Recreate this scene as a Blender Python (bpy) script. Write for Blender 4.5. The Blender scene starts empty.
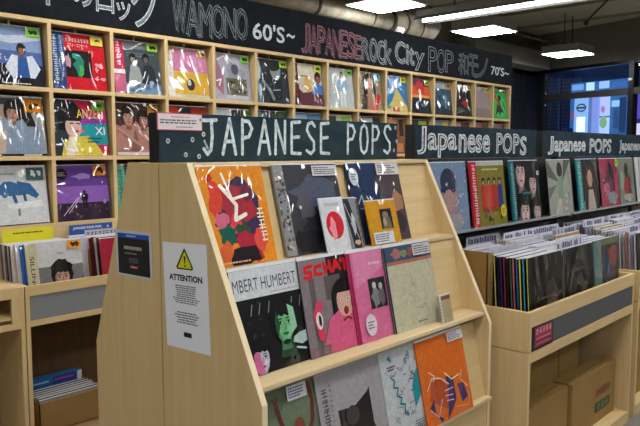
import bpy, math, random
from mathutils import Matrix, Vector
R = random.Random(7)
SC = bpy.context.scene
COL = SC.collection

# ------------------------------------------------------------------ materials
def lin(c):
    return c/12.92 if c <= .04045 else ((c+.055)/1.055)**2.4
def rgb(h):
    h = h.lstrip('#')
    return tuple(lin(int(h[i:i+2], 16)/255) for i in (0, 2, 4)) + (1,)
_m = {}
def new_mat(name):
    m = bpy.data.materials.new(name); m.use_nodes = True
    nt = m.node_tree
    return m, nt, nt.nodes['Principled BSDF']
def plain(h, rough=.6, metal=0, coat=0, emit=0):
    k = ('p', h, rough, metal, coat, emit)
    if k in _m: return _m[k]
    m, nt, b = new_mat('paint_' + h.lstrip('#'))
    b.inputs['Base Color'].default_value = rgb(h)
    b.inputs['Roughness'].default_value = rough
    b.inputs['Metallic'].default_value = metal
    b.inputs['Coat Weight'].default_value = coat
    if emit:
        b.inputs['Emission Color'].default_value = rgb(h)
        b.inputs['Emission Strength'].default_value = emit
    _m[k] = m
    return m
def sleeve(h):
    """printed jacket seen inside a wrinkled clear plastic sleeve"""
    k = ('s', h)
    if k in _m: return _m[k]
    m, nt, b = new_mat('sleeve_' + h.lstrip('#'))
    N = nt.nodes; L = nt.links
    b.inputs['Base Color'].default_value = rgb(h)
    b.inputs['Roughness'].default_value = .55
    b.inputs['Coat Weight'].default_value = .85
    b.inputs['Specular IOR Level'].default_value = .15
    b.inputs['Coat Roughness'].default_value = .035
    b.inputs['Coat IOR'].default_value = 1.5
    tc = N.new('ShaderNodeTexCoord'); n2 = N.new('ShaderNodeTexNoise'); n2.inputs['Scale'].default_value = 48
    n2.inputs['Detail'].default_value = 5; n2.inputs['Distortion'].default_value = 1.5
    rr = N.new('ShaderNodeMapRange'); rr.inputs['From Min'].default_value = .3; rr.inputs['From Max'].default_value = .7
    rr.inputs['To Min'].default_value = .84; rr.inputs['To Max'].default_value = 1.12
    vm = N.new('ShaderNodeVectorMath'); vm.operation = 'SCALE'; vm.inputs[0].default_value = tuple(.88*c**1.14 for c in rgb(h)[:3])
    L.new(tc.outputs['Object'], n2.inputs['Vector']); L.new(n2.outputs['Fac'], rr.inputs['Value'])
    L.new(rr.outputs['Result'], vm.inputs['Scale']); L.new(vm.outputs['Vector'], b.inputs['Base Color'])
    geo = N.new('ShaderNodeNewGeometry')
    mp = N.new('ShaderNodeMapping'); mp.inputs['Scale'].default_value = (1, 1, .45)
    mp.inputs['Rotation'].default_value = (.2, .5, 0)
    nz = N.new('ShaderNodeTexNoise'); nz.inputs['Scale'].default_value = 5.5
    nz.inputs['Detail'].default_value = 1.5; nz.inputs['Distortion'].default_value = 1.6; nz.noise_type = 'RIDGED_MULTIFRACTAL'; nz.normalize = True
    bp = N.new('ShaderNodeBump'); bp.inputs['Strength'].default_value = .75
    bp.inputs['Distance'].default_value = .045
    L.new(geo.outputs['Position'], mp.inputs['Vector']); L.new(mp.outputs['Vector'], nz.inputs['Vector'])
    L.new(nz.outputs['Fac'], bp.inputs['Height']); L.new(bp.outputs['Normal'], b.inputs['Coat Normal'])
    _m[k] = m
    return m
def wood(h='D5BA8A', h2='CAAE7C', axis=2):
    k = ('w', h, h2, axis)
    if k in _m: return _m[k]
    m, nt, b = new_mat('wood_' + h)
    N = nt.nodes; L = nt.links
    tc = N.new('ShaderNodeTexCoord'); mp = N.new('ShaderNodeMapping')
    s = [14, 14, 14]; s[axis] = .9
    mp.inputs['Scale'].default_value = s
    nz = N.new('ShaderNodeTexNoise'); nz.inputs['Scale'].default_value = 2.2
    nz.inputs['Detail'].default_value = 5; nz.inputs['Roughness'].default_value = .6
    nz.inputs['Distortion'].default_value = .6
    cr = N.new('ShaderNodeValToRGB')
    cr.color_ramp.elements[0].position = .35; cr.color_ramp.elements[0].color = rgb(h2)
    cr.color_ramp.elements[1].position = .68; cr.color_ramp.elements[1].color = rgb(h)
    L.new(tc.outputs['Object'], mp.inputs['Vector']); L.new(mp.outputs['Vector'], nz.inputs['Vector'])
    L.new(nz.outputs['Fac'], cr.inputs['Fac']); L.new(cr.outputs['Color'], b.inputs['Base Color'])
    b.inputs['Roughness'].default_value = .5
    b.inputs['Specular IOR Level'].default_value = .35
    _m[k] = m
    return m
def board_mat(h='2B3A42', h2='38474E'):
    k = ('b', h)
    if k in _m: return _m[k]
    m, nt, b = new_mat('chalkboard_' + h)
    N = nt.nodes; L = nt.links
    tc = N.new('ShaderNodeTexCoord')
    nz = N.new('ShaderNodeTexNoise'); nz.inputs['Scale'].default_value = 5
    nz.inputs['Detail'].default_value = 6; nz.inputs['Distortion'].default_value = 2
    cr = N.new('ShaderNodeValToRGB')
    cr.color_ramp.elements[0].position = .4; cr.color_ramp.elements[0].color = rgb(h)
    cr.color_ramp.elements[1].position = .75; cr.color_ramp.elements[1].color = rgb(h2)
    L.new(tc.outputs['Object'], nz.inputs['Vector']); L.new(nz.outputs['Fac'], cr.inputs['Fac'])
    L.new(cr.outputs['Color'], b.inputs['Base Color'])
    b.inputs['Roughness'].default_value = .8; b.inputs['Specular IOR Level'].default_value = .12
    _m[k] = m
    return m
def chalk(h='D5E2E6'):
    k = ('c', h)
    if k in _m: return _m[k]
    m, nt, b = new_mat('chalk_' + h)
    N = nt.nodes; L = nt.links
    tc = N.new('ShaderNodeTexCoord')
    nz = N.new('ShaderNodeTexNoise'); nz.inputs['Scale'].default_value = 60
    nz.inputs['Detail'].default_value = 3
    mx = N.new('ShaderNodeValToRGB')
    c = rgb(h)
    mx.color_ramp.elements[0].position = .3; mx.color_ramp.elements[0].color = tuple(.55*v for v in c[:3]) + (1,)
    mx.color_ramp.elements[1].position = .6; mx.color_ramp.elements[1].color = c
    L.new(tc.outputs['Object'], nz.inputs['Vector']); L.new(nz.outputs['Fac'], mx.inputs['Fac'])
    L.new(mx.outputs['Color'], b.inputs['Base Color']); b.inputs['Roughness'].default_value = .95
    _m[k] = m
    return m
def noisy(h, h2, scale=4, rough=.8, name='surface'):
    k = ('n', h, h2, scale)
    if k in _m: return _m[k]
    m, nt, b = new_mat(name + '_' + h)
    N = nt.nodes; L = nt.links
    tc = N.new('ShaderNodeTexCoord')
    nz = N.new('ShaderNodeTexNoise'); nz.inputs['Scale'].default_value = scale; nz.inputs['Detail'].default_value = 5
    cr = N.new('ShaderNodeValToRGB')
    cr.color_ramp.elements[0].position = .3; cr.color_ramp.elements[0].color = rgb(h)
    cr.color_ramp.elements[1].position = .7; cr.color_ramp.elements[1].color = rgb(h2)
    L.new(tc.outputs['Object'], nz.inputs['Vector']); L.new(nz.outputs['Fac'], cr.inputs['Fac'])
    L.new(cr.outputs['Color'], b.inputs['Base Color']); b.inputs['Roughness'].default_value = rough
    _m[k] = m
    return m
WOOD = wood()
WOODX = wood('D5BA8A', 'CAAE7C', 0)
WOODY = wood('D5BA8A', 'CAAE7C', 1)
EDGE = wood('E4D4B0', 'DCC9A0', 2)
WOODD = wood('B08F5E', 'A3834F', 0)

# ------------------------------------------------------------------ mesh builder
class MB:
    def __init__(s): s.v = []; s.f = []; s.mi = []; s.ms = []
    def m(s, mat):
        if mat not in s.ms: s.ms.append(mat)
        return s.ms.index(mat)
    def face(s, pts, mat):
        n = len(s.v); s.v += [tuple(p) for p in pts]; s.f.append(tuple(range(n, n+len(pts)))); s.mi.append(s.m(mat))
    def solid(s, vs, fs, mat):
        n = len(s.v); s.v += [tuple(p) for p in vs]; i = s.m(mat)
        for f in fs: s.f.append(tuple(n+k for k in f)); s.mi.append(i)
    def box(s, x0, y0, z0, x1, y1, z1, mat, M=None):
        vs = [(x0,y0,z0),(x1,y0,z0),(x1,y1,z0),(x0,y1,z0),(x0,y0,z1),(x1,y0,z1),(x1,y1,z1),(x0,y1,z1)]
        if M is not None: vs = [M @ Vector(v) for v in vs]
        s.solid(vs, [(0,3,2,1),(4,5,6,7),(0,1,5,4),(1,2,6,5),(2,3,7,6),(3,0,4,7)], mat); return s
    def prism_x(s, poly, x0, x1, mat):          # poly of (y,z)
        n = len(poly)
        vs = [(x0, y, z) for y, z in poly] + [(x1, y, z) for y, z in poly]
        fs = [tuple(range(n)), tuple(range(2*n-1, n-1, -1))] + [(i, i+n, (i+1) % n+n, (i+1) % n) for i in range(n)]
        s.solid(vs, fs, mat); return s
    def prism_y(s, poly, y0, y1, mat):          # poly of (x,z)
        n = len(poly)
        vs = [(x, y0, z) for x, z in poly] + [(x, y1, z) for x, z in poly]
        fs = [tuple(range(n)), tuple(range(2*n-1, n-1, -1))] + [(i, i+n, (i+1) % n+n, (i+1) % n) for i in range(n)]
        s.solid(vs, fs, mat); return s
    def tube(s, a, b, r, mat, n=12, r2=None):
        a = Vector(a); b = Vector(b); d = (b-a).normalized(); r2 = r if r2 is None else r2
        u = d.orthogonal().normalized(); w = d.cross(u)
        ring = lambda c, q: [c + u*math.cos(t*2*math.pi/n)*q + w*math.sin(t*2*math.pi/n)*q for t in range(n)]
        vs = ring(a, r) + ring(b, r2)
        fs = [tuple(range(n-1, -1, -1)), tuple(range(n, 2*n))] + [(i, (i+1) % n, (i+1) % n+n, i+n) for i in range(n)]
        s.solid(vs, fs, mat); return s
    def path(s, pts, rs, mat, n=14):
        pts = [Vector(p) for p in pts]; vs = []; fs = []
        for i, p in enumerate(pts):
            d = (pts[min(i+1, len(pts)-1)] - pts[max(i-1, 0)]).normalized()
            w = d.cross(Vector((0, 0, 1)));
            if w.length < .01: w = d.cross(Vector((0, 1, 0)))
            w.normalize(); u = w.cross(d)
            for t in range(n):
                q = t*2*math.pi/n; vs.append(p + (w*math.cos(q)+u*math.sin(q))*rs[i])
        for i in range(len(pts)-1):
            for t in range(n):
                a = i*n+t; b = i*n+(t+1) % n; fs.append((a, b, b+n, a+n))
        fs.append(tuple(range(n-1, -1, -1))); fs.append(tuple(range((len(pts)-1)*n, len(pts)*n)))
        s.solid(vs, fs, mat); return s
    def build(s, name, parent=None, loc=None, bevel=0, smooth=False):
        me = bpy.data.meshes.new(name); me.from_pydata(s.v, [], s.f)
        for m in s.ms: me.materials.append(m)
        me.polygons.foreach_set('material_index', s.mi)
        if smooth: me.polygons.foreach_set('use_smooth', [True]*len(s.f))
        me.update()
        o = bpy.data.objects.new(name, me); COL.objects.link(o)
        if parent: o.parent = parent
        if loc: o.location = loc
        if bevel:
            b = o.modifiers.new('bevel', 'BEVEL'); b.width = bevel; b.segments = 2; b.limit_method = 'ANGLE'
        return o
def tag(o, label=None, cat=None, group=None, kind=None):
    if label: o['label'] = label
    if cat: o['category'] = cat
    if group: o['group'] = group
    if kind: o['kind'] = kind
    return o
def empty(name, loc=(0, 0, 0), label=None, cat=None, group=None, rx=0, rz=0):
    o = bpy.data.objects.new(name, None); COL.objects.link(o); o.location = loc
    o.rotation_euler = (rx, 0, rz); o.empty_display_size = .05
    return tag(o, label, cat, group)
def copy_tree(o, parent=None):
    c = o.copy(); COL.objects.link(c); c.parent = parent
    for ch in list(o.children): copy_tree(ch, c)
    return c

# ------------------------------------------------------------------ lettering
_t = {}
def text_mesh(s, outline=0, bold=0, shear=0):
    k = (s, outline, bold, shear)
    if k in _t: return _t[k]
    cu = bpy.data.curves.new('lettering', 'FONT'); cu.body = s; cu.size = 1; cu.resolution_u = 3
    cu.shear = shear
    if outline:
        cu.fill_mode = 'NONE'; cu.bevel_depth = outline; cu.bevel_resolution = 0
    else:
        cu.offset = bold; cu.fill_mode = 'FRONT'
    ob = bpy.data.objects.new('lettering', cu); COL.objects.link(ob)
    dg = bpy.context.evaluated_depsgraph_get(); dg.update()
    me = bpy.data.meshes.new_from_object(ob.evaluated_get(dg))
    vs = [tuple(v.co) for v in me.vertices]; fs = [tuple(p.vertices) for p in me.polygons]
    bpy.data.objects.remove(ob); bpy.data.curves.remove(cu); bpy.data.meshes.remove(me)
    if not vs: vs = [(0, 0, 0), (1, 0, 0), (1, 1, 0)]; fs = []
    x0 = min(v[0] for v in vs); x1 = max(v[0] for v in vs); y0 = min(v[1] for v in vs); y1 = max(v[1] for v in vs)
    _t[k] = ([((v[0]-x0)/(x1-x0), (v[1]-y0)/max(y1-y0, 1e-6), v[2]) for v in vs], fs)
    return _t[k]
class Face(MB):
    """flat artwork on a front face: u right, v up, in metres of w x h, printed at y"""
    def __init__(s, w, h, y, mf=sleeve, M=None):
        super().__init__(); s.w = w; s.h = h; s.y = y; s.mf = mf; s.k = 0; s.M = M; s.du = 0
    def P(s, u, v, d=0):
        p = Vector(((u+s.du)*s.w, s.y - s.k*.00009 - d, v*s.h))
        return p if s.M is None else s.M @ p
    def poly(s, pts, c, nxt=True):
        if nxt: s.k += 1
        s.put(pts, s.mf(c)); return s
    def put(s, pts, m):                          # printed shapes end at the edge of the sheet
        pts = [(u+s.du, v) for u, v in pts]
        if s.mf in (sleeve, plain):
            for ax, lo in ((0, 1), (0, 0), (1, 1), (1, 0)):
                ins = (lambda p: p[ax] <= .998) if lo else (lambda p: p[ax] >= .002)
                e = .998 if lo else .002; out = []
                for i, p in enumerate(pts):
                    a = pts[i-1]
                    if ins(a) != ins(p):
                        t = (e-a[ax])/(p[ax]-a[ax]); out.append((a[0]+t*(p[0]-a[0]), a[1]+t*(p[1]-a[1])))
                    if ins(p): out.append(p)
                pts = out
                if len(pts) < 3: return
        s.face([s.P(u-s.du, v) for u, v in pts], m)
    def r(s, u0, v0, u1, v1, c): return s.poly([(u0, v0), (u1, v0), (u1, v1), (u0, v1)], c)
    def e(s, cu, cv, ru, rv, c, rot=0, n=20):
        k = s.h/s.w; a = math.radians(rot); pts = []
        for i in range(n):
            t = i*2*math.pi/n; x = ru*math.cos(t); y = rv*math.sin(t)*k
            pts.append((cu + x*math.cos(a)-y*math.sin(a), cv + (x*math.sin(a)+y*math.cos(a))/k))
        return s.poly(pts, c)
    def ring(s, cu, cv, r, wd, c):
        s.e(cu, cv, r, r*s.w/s.h, c); return s
    def st(s, pts, wd, c):                       # brush stroke, wd in u units
        s.k += 1
        k = s.h/s.w; m = s.mf(c)
        for (a, b), (c2, d) in zip(pts, pts[1:]):
            dx = c2-a; dy = (d-b)*k; L = math.hypot(dx, dy) or 1; nx = -dy/L*wd/2; ny = dx/L*wd/2/k
            s.put([(a-nx, b-ny), (c2-nx, d-ny), (c2+nx, d+ny), (a+nx, b+ny)], m)
        s.k += 1
        for (a, b) in pts:
            s.put([(a+wd/2*math.cos(t*math.pi/4), b+wd/2/k*math.sin(t*math.pi/4)) for t in range(8)], m)
        return s
    def t(s, txt, u0, v0, u1, v1, c, rot=0, bold=.01, shear=0):
        s.k += 1
        vs, fs = text_mesh(txt, 0, bold, shear)
        out = []
        for x, y, z in vs:
            if rot == 90: u = u0+(1-y)*(u1-u0); v = v0+x*(v1-v0)   # reads upward, tops left
            elif rot == -90: u = u0+y*(u1-u0); v = v1-x*(v1-v0)    # reads downward
            else: u = u0+x*(u1-u0); v = v0+y*(v1-v0)
            out.append(s.P(u, v))
        s.solid(out, fs, s.mf(c)); return s
    def out(s, txt, u0, v0, u1, v1, c, wd=.02, mat=None):  # outline lettering as thin raised lines
        s.k += 1
        vs, fs = text_mesh(txt, wd)
        s.solid([s.P(u0+x*(u1-u0), v0+y*(v1-v0), .0008+z*.02) for x, y, z in vs], fs, mat or s.mf(c)); return s
    def lines(s, u0, v0, u1, v1, n, c, fill=.5, seed=1, center=False):   # rows of tiny unreadable print
        s.k += 1
        q = random.Random(seed); m = s.mf(c); dv = (v1-v0)/n
        for i in range(n):
            u = u0; end = u1 - (u1-u0)*q.uniform(0, .35)
            if center: u = u0+(u1-end)/2; end = u1-(u1-end)/2
            a = v1-(i+1)*dv + dv*(1-fill)/2
            while u < end-.01:
                l = min(q.uniform(.03, .11)*(u1-u0)*1.2, end-u)
                s.face([s.P(u, a), s.P(u+l*.8, a), s.P(u+l*.8, a+dv*fill), s.P(u, a+dv*fill)], m); u += l
        return s
    def glyphs(s, u0, v0, u1, v1, n, c, seed=1, wd=None, vertical=False):  # rows of kanji-like marks
        q = random.Random(seed)
        for i in range(n):
            if vertical: a0, b0, a1, b1 = u0, v1-(i+1)*(v1-v0)/n, u1, v1-i*(v1-v0)/n
            else: a0, b0, a1, b1 = u0+i*(u1-u0)/n, v0, u0+(i+1)*(u1-u0)/n, v1
            w = wd or (a1-a0)*.14; pa = (a1-a0)*.12; pb = (b1-b0)*.12
            a0 += pa; a1 -= pa; b0 += pb; b1 -= pb
            for j in range(3):
                y = b0+(b1-b0)*(j+.5*q.random())/2.3; s.st([(a0+(a1-a0)*.25*q.random(), min(y, b1)), (a1-(a1-a0)*.2*q.random(), min(y, b1))], w, c)
            x = a0+(a1-a0)*q.uniform(.3, .7); s.st([(x, b0), (x, b1)], w, c)
            s.k -= 5
        s.k += 6; return s
    def blob(s, cu, cv, ru, rv, c, seed=0, n=14, j=.3):
        q = random.Random(seed); k = 1; pts = []
        for i in range(n):
            t = i*2*math.pi/n; f = 1+q.uniform(-j, j); pts.append((cu+ru*f*math.cos(t), cv+rv*f*math.sin(t)))
        return s.poly(pts, c)
    def spots(s, u0, v0, u1, v1, n, r, cs, seed=0):
        q = random.Random(seed)
        for i in range(n):
            a = r*q.uniform(.5, 1.3)
            s.blob(q.uniform(u0, u1), q.uniform(v0, v1), a, a*q.uniform(.6, 1.3), q.choice(cs), q.random(), 8, .35)
            s.k -= .7
        s.k += 1; return s
    def head(s, cu, cv, r, skin, hair, long=0, lips='B0504A', tilt=0):
        def mul(h, k): return ''.join('%02X' % max(0, min(255, int(int(h[i:i+2], 16)*k))) for i in (0, 2, 4))
        s.blob(cu, cv+r*.2, r*.95, r*1.2, hair, int(cu*91+cv*37), 22, .07)
        if long: s.poly([(cu-r*.95, cv+r*.3), (cu+r*.95, cv+r*.3), (cu+r*1.1, cv-r*(.5+long)), (cu-r*1.1, cv-r*(.5+long))], hair)
        s.poly([(cu-r*.28, cv-r*.6), (cu+r*.28, cv-r*.6), (cu+r*.36, cv-r*1.35), (cu-r*.36, cv-r*1.35)], mul(skin, .72))
        pts = [(.0, -1.02), (.26, -.93), (.5, -.62), (.62, -.2), (.62, .3), (.45, .75), (0, .9), (-.45, .75), (-.62, .3), (-.62, -.2), (-.5, -.62), (-.26, -.93)]
        s.poly([(cu+a*r, cv+b*r) for a, b in pts], mul(skin, .82)); s.poly([(cu+r*.07+a*r*.82, cv-r*.02+b*r*.9) for a, b in pts], skin)
        s.e(cu+r*.3, cv-r*.3, r*.17, r*.14, mul(skin, 1.1), n=10); s.e(cu-r*.28, cv-r*.32, r*.14, r*.12, mul(skin, 1.06), n=10)
        s.poly([(cu-r*.66, cv+r*.1), (cu-r*.7, cv+r*.8), (cu, cv+r*1.1), (cu+r*.7, cv+r*.8), (cu+r*.66, cv+r*.1), (cu+r*.5, cv+r*.42), (cu+r*.28, cv+r*.34), (cu+r*.1, cv+r*.46), (cu-r*.12, cv+r*.36), (cu-r*.3, cv+r*.48), (cu-r*.5, cv+r*.36)], hair)
        for d in (-.27, .29):
            s.st([(cu+d*r-r*.14, cv+r*.24), (cu+d*r+r*.12, cv+r*.26)], r*.06, hair)
            s.e(cu+d*r, cv+r*.06, r*.14, r*.075, 'E0D8D0', n=8); s.e(cu+d*r, cv+r*.06, r*.08, r*.08, '181214', n=8); s.st([(cu+d*r-r*.14, cv+r*.12), (cu+d*r+r*.14, cv+r*.12)], r*.04, '181214')
        s.st([(cu+r*.03, cv+r*.02), (cu+r*.08, cv-r*.26), (cu-r*.04, cv-r*.29)], r*.05, mul(skin, .7))
        s.e(cu+r*.02, cv-r*.53, r*.2, r*.075, mul(lips, .8), n=10); s.e(cu+r*.02, cv-r*.56, r*.15, r*.045, mul(lips, 1.15), n=8); return s
    def person(s, cu, v0, h, skin, hair, top, legs, arms=1):     # small standing figure
        w = h*.13
        for d in (-1, 1): s.poly([(cu+d*w*.1, v0+h*.5), (cu+d*w*.95, v0+h*.5), (cu+d*w*.85, v0), (cu+d*w*.3, v0)], legs)
        s.poly([(cu-w, v0+h*.46), (cu+w, v0+h*.46), (cu+w*1.25, v0+h*.82), (cu-w*1.25, v0+h*.82)], top)
        for d in (-1, 1): s.st([(cu+d*w*1.15, v0+h*.79), (cu+d*w*(1.9 if arms else 1.3), v0+h*.62), (cu+d*w*1.0, v0+h*.48)], w*.5, top)
        s.e(cu, v0+h*.92, w*.62, h*.085, hair, n=12); s.e(cu, v0+h*.905, w*.45, h*.06, skin, n=12)
        return s
TH = .005
def record(name, label, loc, w, h, base, art, lean=14, obi=None, sticker=None, stickers=None, cat='record', group=None, rz=0, t=TH, spine=None, flap=.004):
    """jacket in a plastic sleeve standing on loc (bottom left corner at its back), leaning back by `lean` degrees"""
    root = empty(name, loc, label, cat, group, rx=-math.radians(lean), rz=rz)
    f = Face(w, h, -t)
    f.box(0, -t, 0, w, 0, h, sleeve(base))
    f.box(-.0006, -t*.85, .002, 0, -t*.15, h-.002, sleeve(spine or base))
    f.box(0, -t*.9, h, w, -t*.1, h+flap, plain('D2D4DA', .3))
    if art: art(f)
    jk = f.build('jacket', root)
    if obi:
        g = Face(w, h, -t-.0044); u1, c, fn = obi
        g.box(-.0012, -t-.0044, .0015, u1*w, -t-.0040, h-.0015, sleeve(c)); g.box(-.0012, -t-.0042, .0015, -.0004, .001, h-.0015, sleeve(c))
        if fn: fn(g)
        g.build('obi_strip', jk)
    for st in ([sticker] if sticker else []) + (stickers or []):
        u0, v0, u1, v1, c, ink = st[:6]
        g = Face(w, h, -t-.0062)
        if len(st) > 6 and st[6] == 'round':
            g.e((u0+u1)/2, (v0+v1)/2, (u1-u0)/2, (v1-v0)/2, c); g.lines(u0+.2*(u1-u0), v0+.3*(v1-v0), u1-.1*(u1-u0), v1-.3*(v1-v0), 3, ink, seed=3)
            nm = 'round_sticker'
        else:
            g.box(u0*w, -t-.0062, v0*h, u1*w, -t-.0058, v1*h, g.mf(c))
            d = (u1-u0)
            if len(st) > 6 and st[6] == 'card':
                g.lines(u0+.07*d, v0+.12*(v1-v0), u1-.02*d, v1-.12*(v1-v0), 4, ink, seed=int(u0*97)); nm = 'price_card'
            else:
                g.spots(u0+.3*d, v0+.4*(v1-v0), u1-.25*d, v0+.65*(v1-v0), 5, .1*d, [ink], seed=int(v0*31)); nm = 'price_sticker'
        g.build(nm, jk)
    return root

# ------------------------------------------------------------------ camera
cam = bpy.data.cameras.new('camera'); co = bpy.data.objects.new('camera', cam); COL.objects.link(co)
cam.sensor_width = 36; cam.lens = 680/640*36
yaw, pitch = math.radians(42.9577), math.radians(5.2598)
co.location = (0, 0, 1.5)
co.rotation_euler = (math.pi/2-pitch, 0, yaw-math.pi/2)
SC.camera = co

# ------------------------------------------------------------------ setting
def struct(mb, name, **k):
    o = mb.build(name, **k); o['kind'] = 'structure'; return o
CEIL = 3.6
XW, YB = 12.0, 5.75
WALLG = noisy('A3A199', 'B4B2AA', 1.5, .85, 'painted_wall')
CEILM = noisy('C4BDA6', 'D2CBB4', .8, .9, 'ceiling')
FLOORM = noisy('6E6A63', '7B776F', 3, .5, 'floor')
struct(MB().box(-3.5, -5, -.05, 13.5, YB+.2, 0, FLOORM), 'floor')
cm = MB().box(-3.5, -5, CEIL, 13.5, YB+.2, CEIL+.1, CEILM)
for i in range(14): cm.box(-3.4+i*1.2, -4.9, CEIL-.035, -3.36+i*1.2, YB, CEIL, plain('9C9682', .8))
struct(cm, 'ceiling')
struct(MB().box(-3.6, -5, 0, -3.5, YB, CEIL, WALLG), 'wall_left')
struct(MB().box(-3.5, -5.1, 0, 13.5, -5, CEIL, WALLG), 'wall_front')
BWM = noisy('5A574A', '686556', 1.5, .85, 'dark_wall')
struct(MB().box(-3.5, YB, 0, 11.0, YB+.1, CEIL, BWM).box(11.0, YB, 2.98, 12.3, YB+.1, CEIL, BWM), 'wall_back')
# dark glazed door in the back wall by the corner
dm = MB()
DK = plain('14171C', .4)
for x0, x1 in ((11.0, 11.08), (11.2, 11.55), (11.62, 12.2)): dm.box(x0, YB+.01, 0, x1, YB+.07, 2.98, DK)
dm.box(11.0, YB+.01, 2.86, 12.2, YB+.07, 2.98, DK).box(11.0, YB+.0, 2.40, 12.2, YB+.06, 2.5, DK)
struct(dm, 'door_1')
# end wall with windows, in its own slightly turned frame (s along the wall, from the corner towards the viewer)
W0 = Vector((12.0, 5.554, 0)); ang = math.radians(-105.449)
WM = Matrix.Translation(W0) @ Matrix.Rotation(ang, 4, 'Z')      # local x = along wall, local y = outward
wall = MB()
wall.box(-.3, 0, 2.95, 11, .15, CEIL, noisy('75726A', '848178', 1.5, .85, 'dim_wall'), WM)
wall.box(-.3, 0, 0, 11, .15, .9, WALLG, WM)
wall.box(4.2, 0, .9, 11, .15, 2.95, WALLG, WM)
struct(wall, 'wall_right')
FR = plain('1B1D20', .35, .4)
w1 = MB()
for s0, s1 in ((-.12, -.02), (1.69, 1.78), (3.4, 3.5), (4.12, 4.2)): w1.box(s0, -.03, .9, s1, .1, 2.95, FR, WM)
w1.box(-.1, -.02, 2.405, 4.2, .09, 2.505, plain('35302B', .4, .2), WM).box(-.1, -.02, 2.9, 4.2, .09, 2.955, FR, WM).box(-.1, -.02, .9, 4.2, .09, .98, FR, WM)
w1.box(1.70, -.05, 2.62, 1.76, -.03, 2.66, plain('E0E4E8', .3), WM)
win = struct(w1, 'window_1')
gm = bpy.data.materials.new('window_glass'); gm.use_nodes = True; nt = gm.node_tree; nt.nodes.clear()
o_ = nt.nodes.new('ShaderNodeOutputMaterial'); mx = nt.nodes.new('ShaderNodeMixShader'); tr = nt.nodes.new('ShaderNodeBsdfTransparent')
gl = nt.nodes.new('ShaderNodeBsdfGlossy'); gl.inputs['Roughness'].default_value = .02; fr = nt.nodes.new('ShaderNodeFresnel')
tr.inputs['Color'].default_value = (.8, .9, 1, 1)
nt.links.new(fr.outputs[0], mx.inputs[0]); nt.links.new(tr.outputs[0], mx.inputs[1]); nt.links.new(gl.outputs[0], mx.inputs[2]); nt.links.new(mx.outputs[0], o_.inputs[0])
MB().box(-.02, .03, .98, 4.12, .036, 2.9, gm, WM).build('pane', win)
# soffit over the back room and pipes
struct(MB().box(9.25, 5.4, 2.935, 11.85, YB, 3.22, noisy('77766F', '84837C', 2, .85, 'soffit')), 'trim_1')

# building across the street seen through the window: facade with lit shopfront
FO = 4.0
FM = Matrix.Translation(W0) @ Matrix.Rotation(ang, 4, 'Z') @ Matrix.Translation((0, FO, 0))
fac = empty('building', W0 + Matrix.Rotation(ang, 3, 'Z') @ Vector((0, FO, 0)), 'dark blue building across the street with brightly lit shopfront', 'building', rz=ang)
fb = MB().box(-9, 0, 0, 6, .3, 6, noisy('3A4A6C', '45587C', 3, .7, 'facade'))
for i in range(26):
    for j in range(9): fb.box(-4.0+j*.165, -.02, 1.2+i*.09, -4.0+j*.165+.13, 0, 1.2+i*.09+.06, plain('20305A', .5))
fb.build('facade_wall', fac)
def glow(h, e): return plain(h, .5, 0, 0, e)
sf = MB().box(-2.56, -.06, .2, -.96, 0, 3.12, glow('3F6FA0', .8))
sf.build('shop_window', fac)
lp = MB()
for (a, z0, b, z1, c, e) in ((-2.5, 2.95, -2.2, 3.08, '8FB4DC', .8), (-2.1, 2.92, -1.9, 3.1, 'D0E0F4', 1.1), (-1.75, 2.94, -1.5, 3.1, 'B4CCE8', .9), (-1.4, 2.95, -1.05, 3.05, '4878B0', .7),
     (-2.42, 1.75, -2.04, 2.76, 'A0C0E4', .9), (-2.34, 1.95, -2.1, 2.3, 'F0F6FF', 1.4), (-2.02, 1.9, -1.93, 2.76, '7C90C0', .6), (-1.92, 1.7, -1.74, 2.76, '9CA4DC', .8), (-1.71, 2.3, -1.46, 2.74, 'D0CCF0', .9), (-1.71, 1.75, -1.46, 2.26, 'C8D8F0', .9),
     (-1.40, 2.5, -1.2, 2.64, 'A8D0E8', .9), (-1.34, 2.0, -1.24, 2.46, '3C6890', .4), (-1.2, 1.9, -1.04, 2.7, '2C5484', .3), (-1.44, 1.6, -1.05, 1.95, '3E7CB0', .5), (-2.5, 1.55, -1.0, 1.68, '3C7CB0', .6), (-2.28, 1.68, -2.1, 1.85, 'C0D8F0', .9), (-.9, 2.2, -.5, 2.75, '6A4AA8', .9), (-.9, 1.5, -.5, 2.1, 'E8D0D8', 1), (-.9, 1.75, -.5, 1.85, 'C83048', .9)):
    lp.box(a, -.09, z0, b, -.06, z1, glow(c, e*1.15))
lp.build('lit_poster', fac)
sg = Face(1, 1, -.095, lambda c: glow(c, .6))
sg.e(-2.22, 2.52, .14, .1, '20304A'); sg.e(-2.22, 2.52, .11, .07, 'BCDCFA'); sg.r(-2.33, 2.50, -2.11, 2.54, '20304A')
sg.e(-1.6, 2.15, .1, .14, 'B8D88C'); sg.e(-1.62, 2.45, .06, .08, 'E8A0D0'); sg.e(-2.46, 2.35, .04, .1, 'E05070')
sg.build('shop_emblem', fac)
pb = MB().path([(-1.72, -1.2, 0), (-1.72, -1.2, 1.7), (-1.72, -1.2, 2.0)], [.2, .2, .12], plain('3A5AA0', .5))
ob = pb.build('street_bollard', None); ob.matrix_world = fac.matrix_basis.copy() @ Matrix.Identity(4)
bpy.context.view_layer.update()
ob.matrix_world = Matrix.Translation(fac.location) @ Matrix.Rotation(ang, 4, 'Z')
tag(ob, 'pale blue rounded post standing in front of the lit shopfront outside', 'post')
st_ = MB().box(-9, 0, -.05, 11, 8, 0, plain('2C3038', .8), WM); struct(st_, 'ground')

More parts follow.
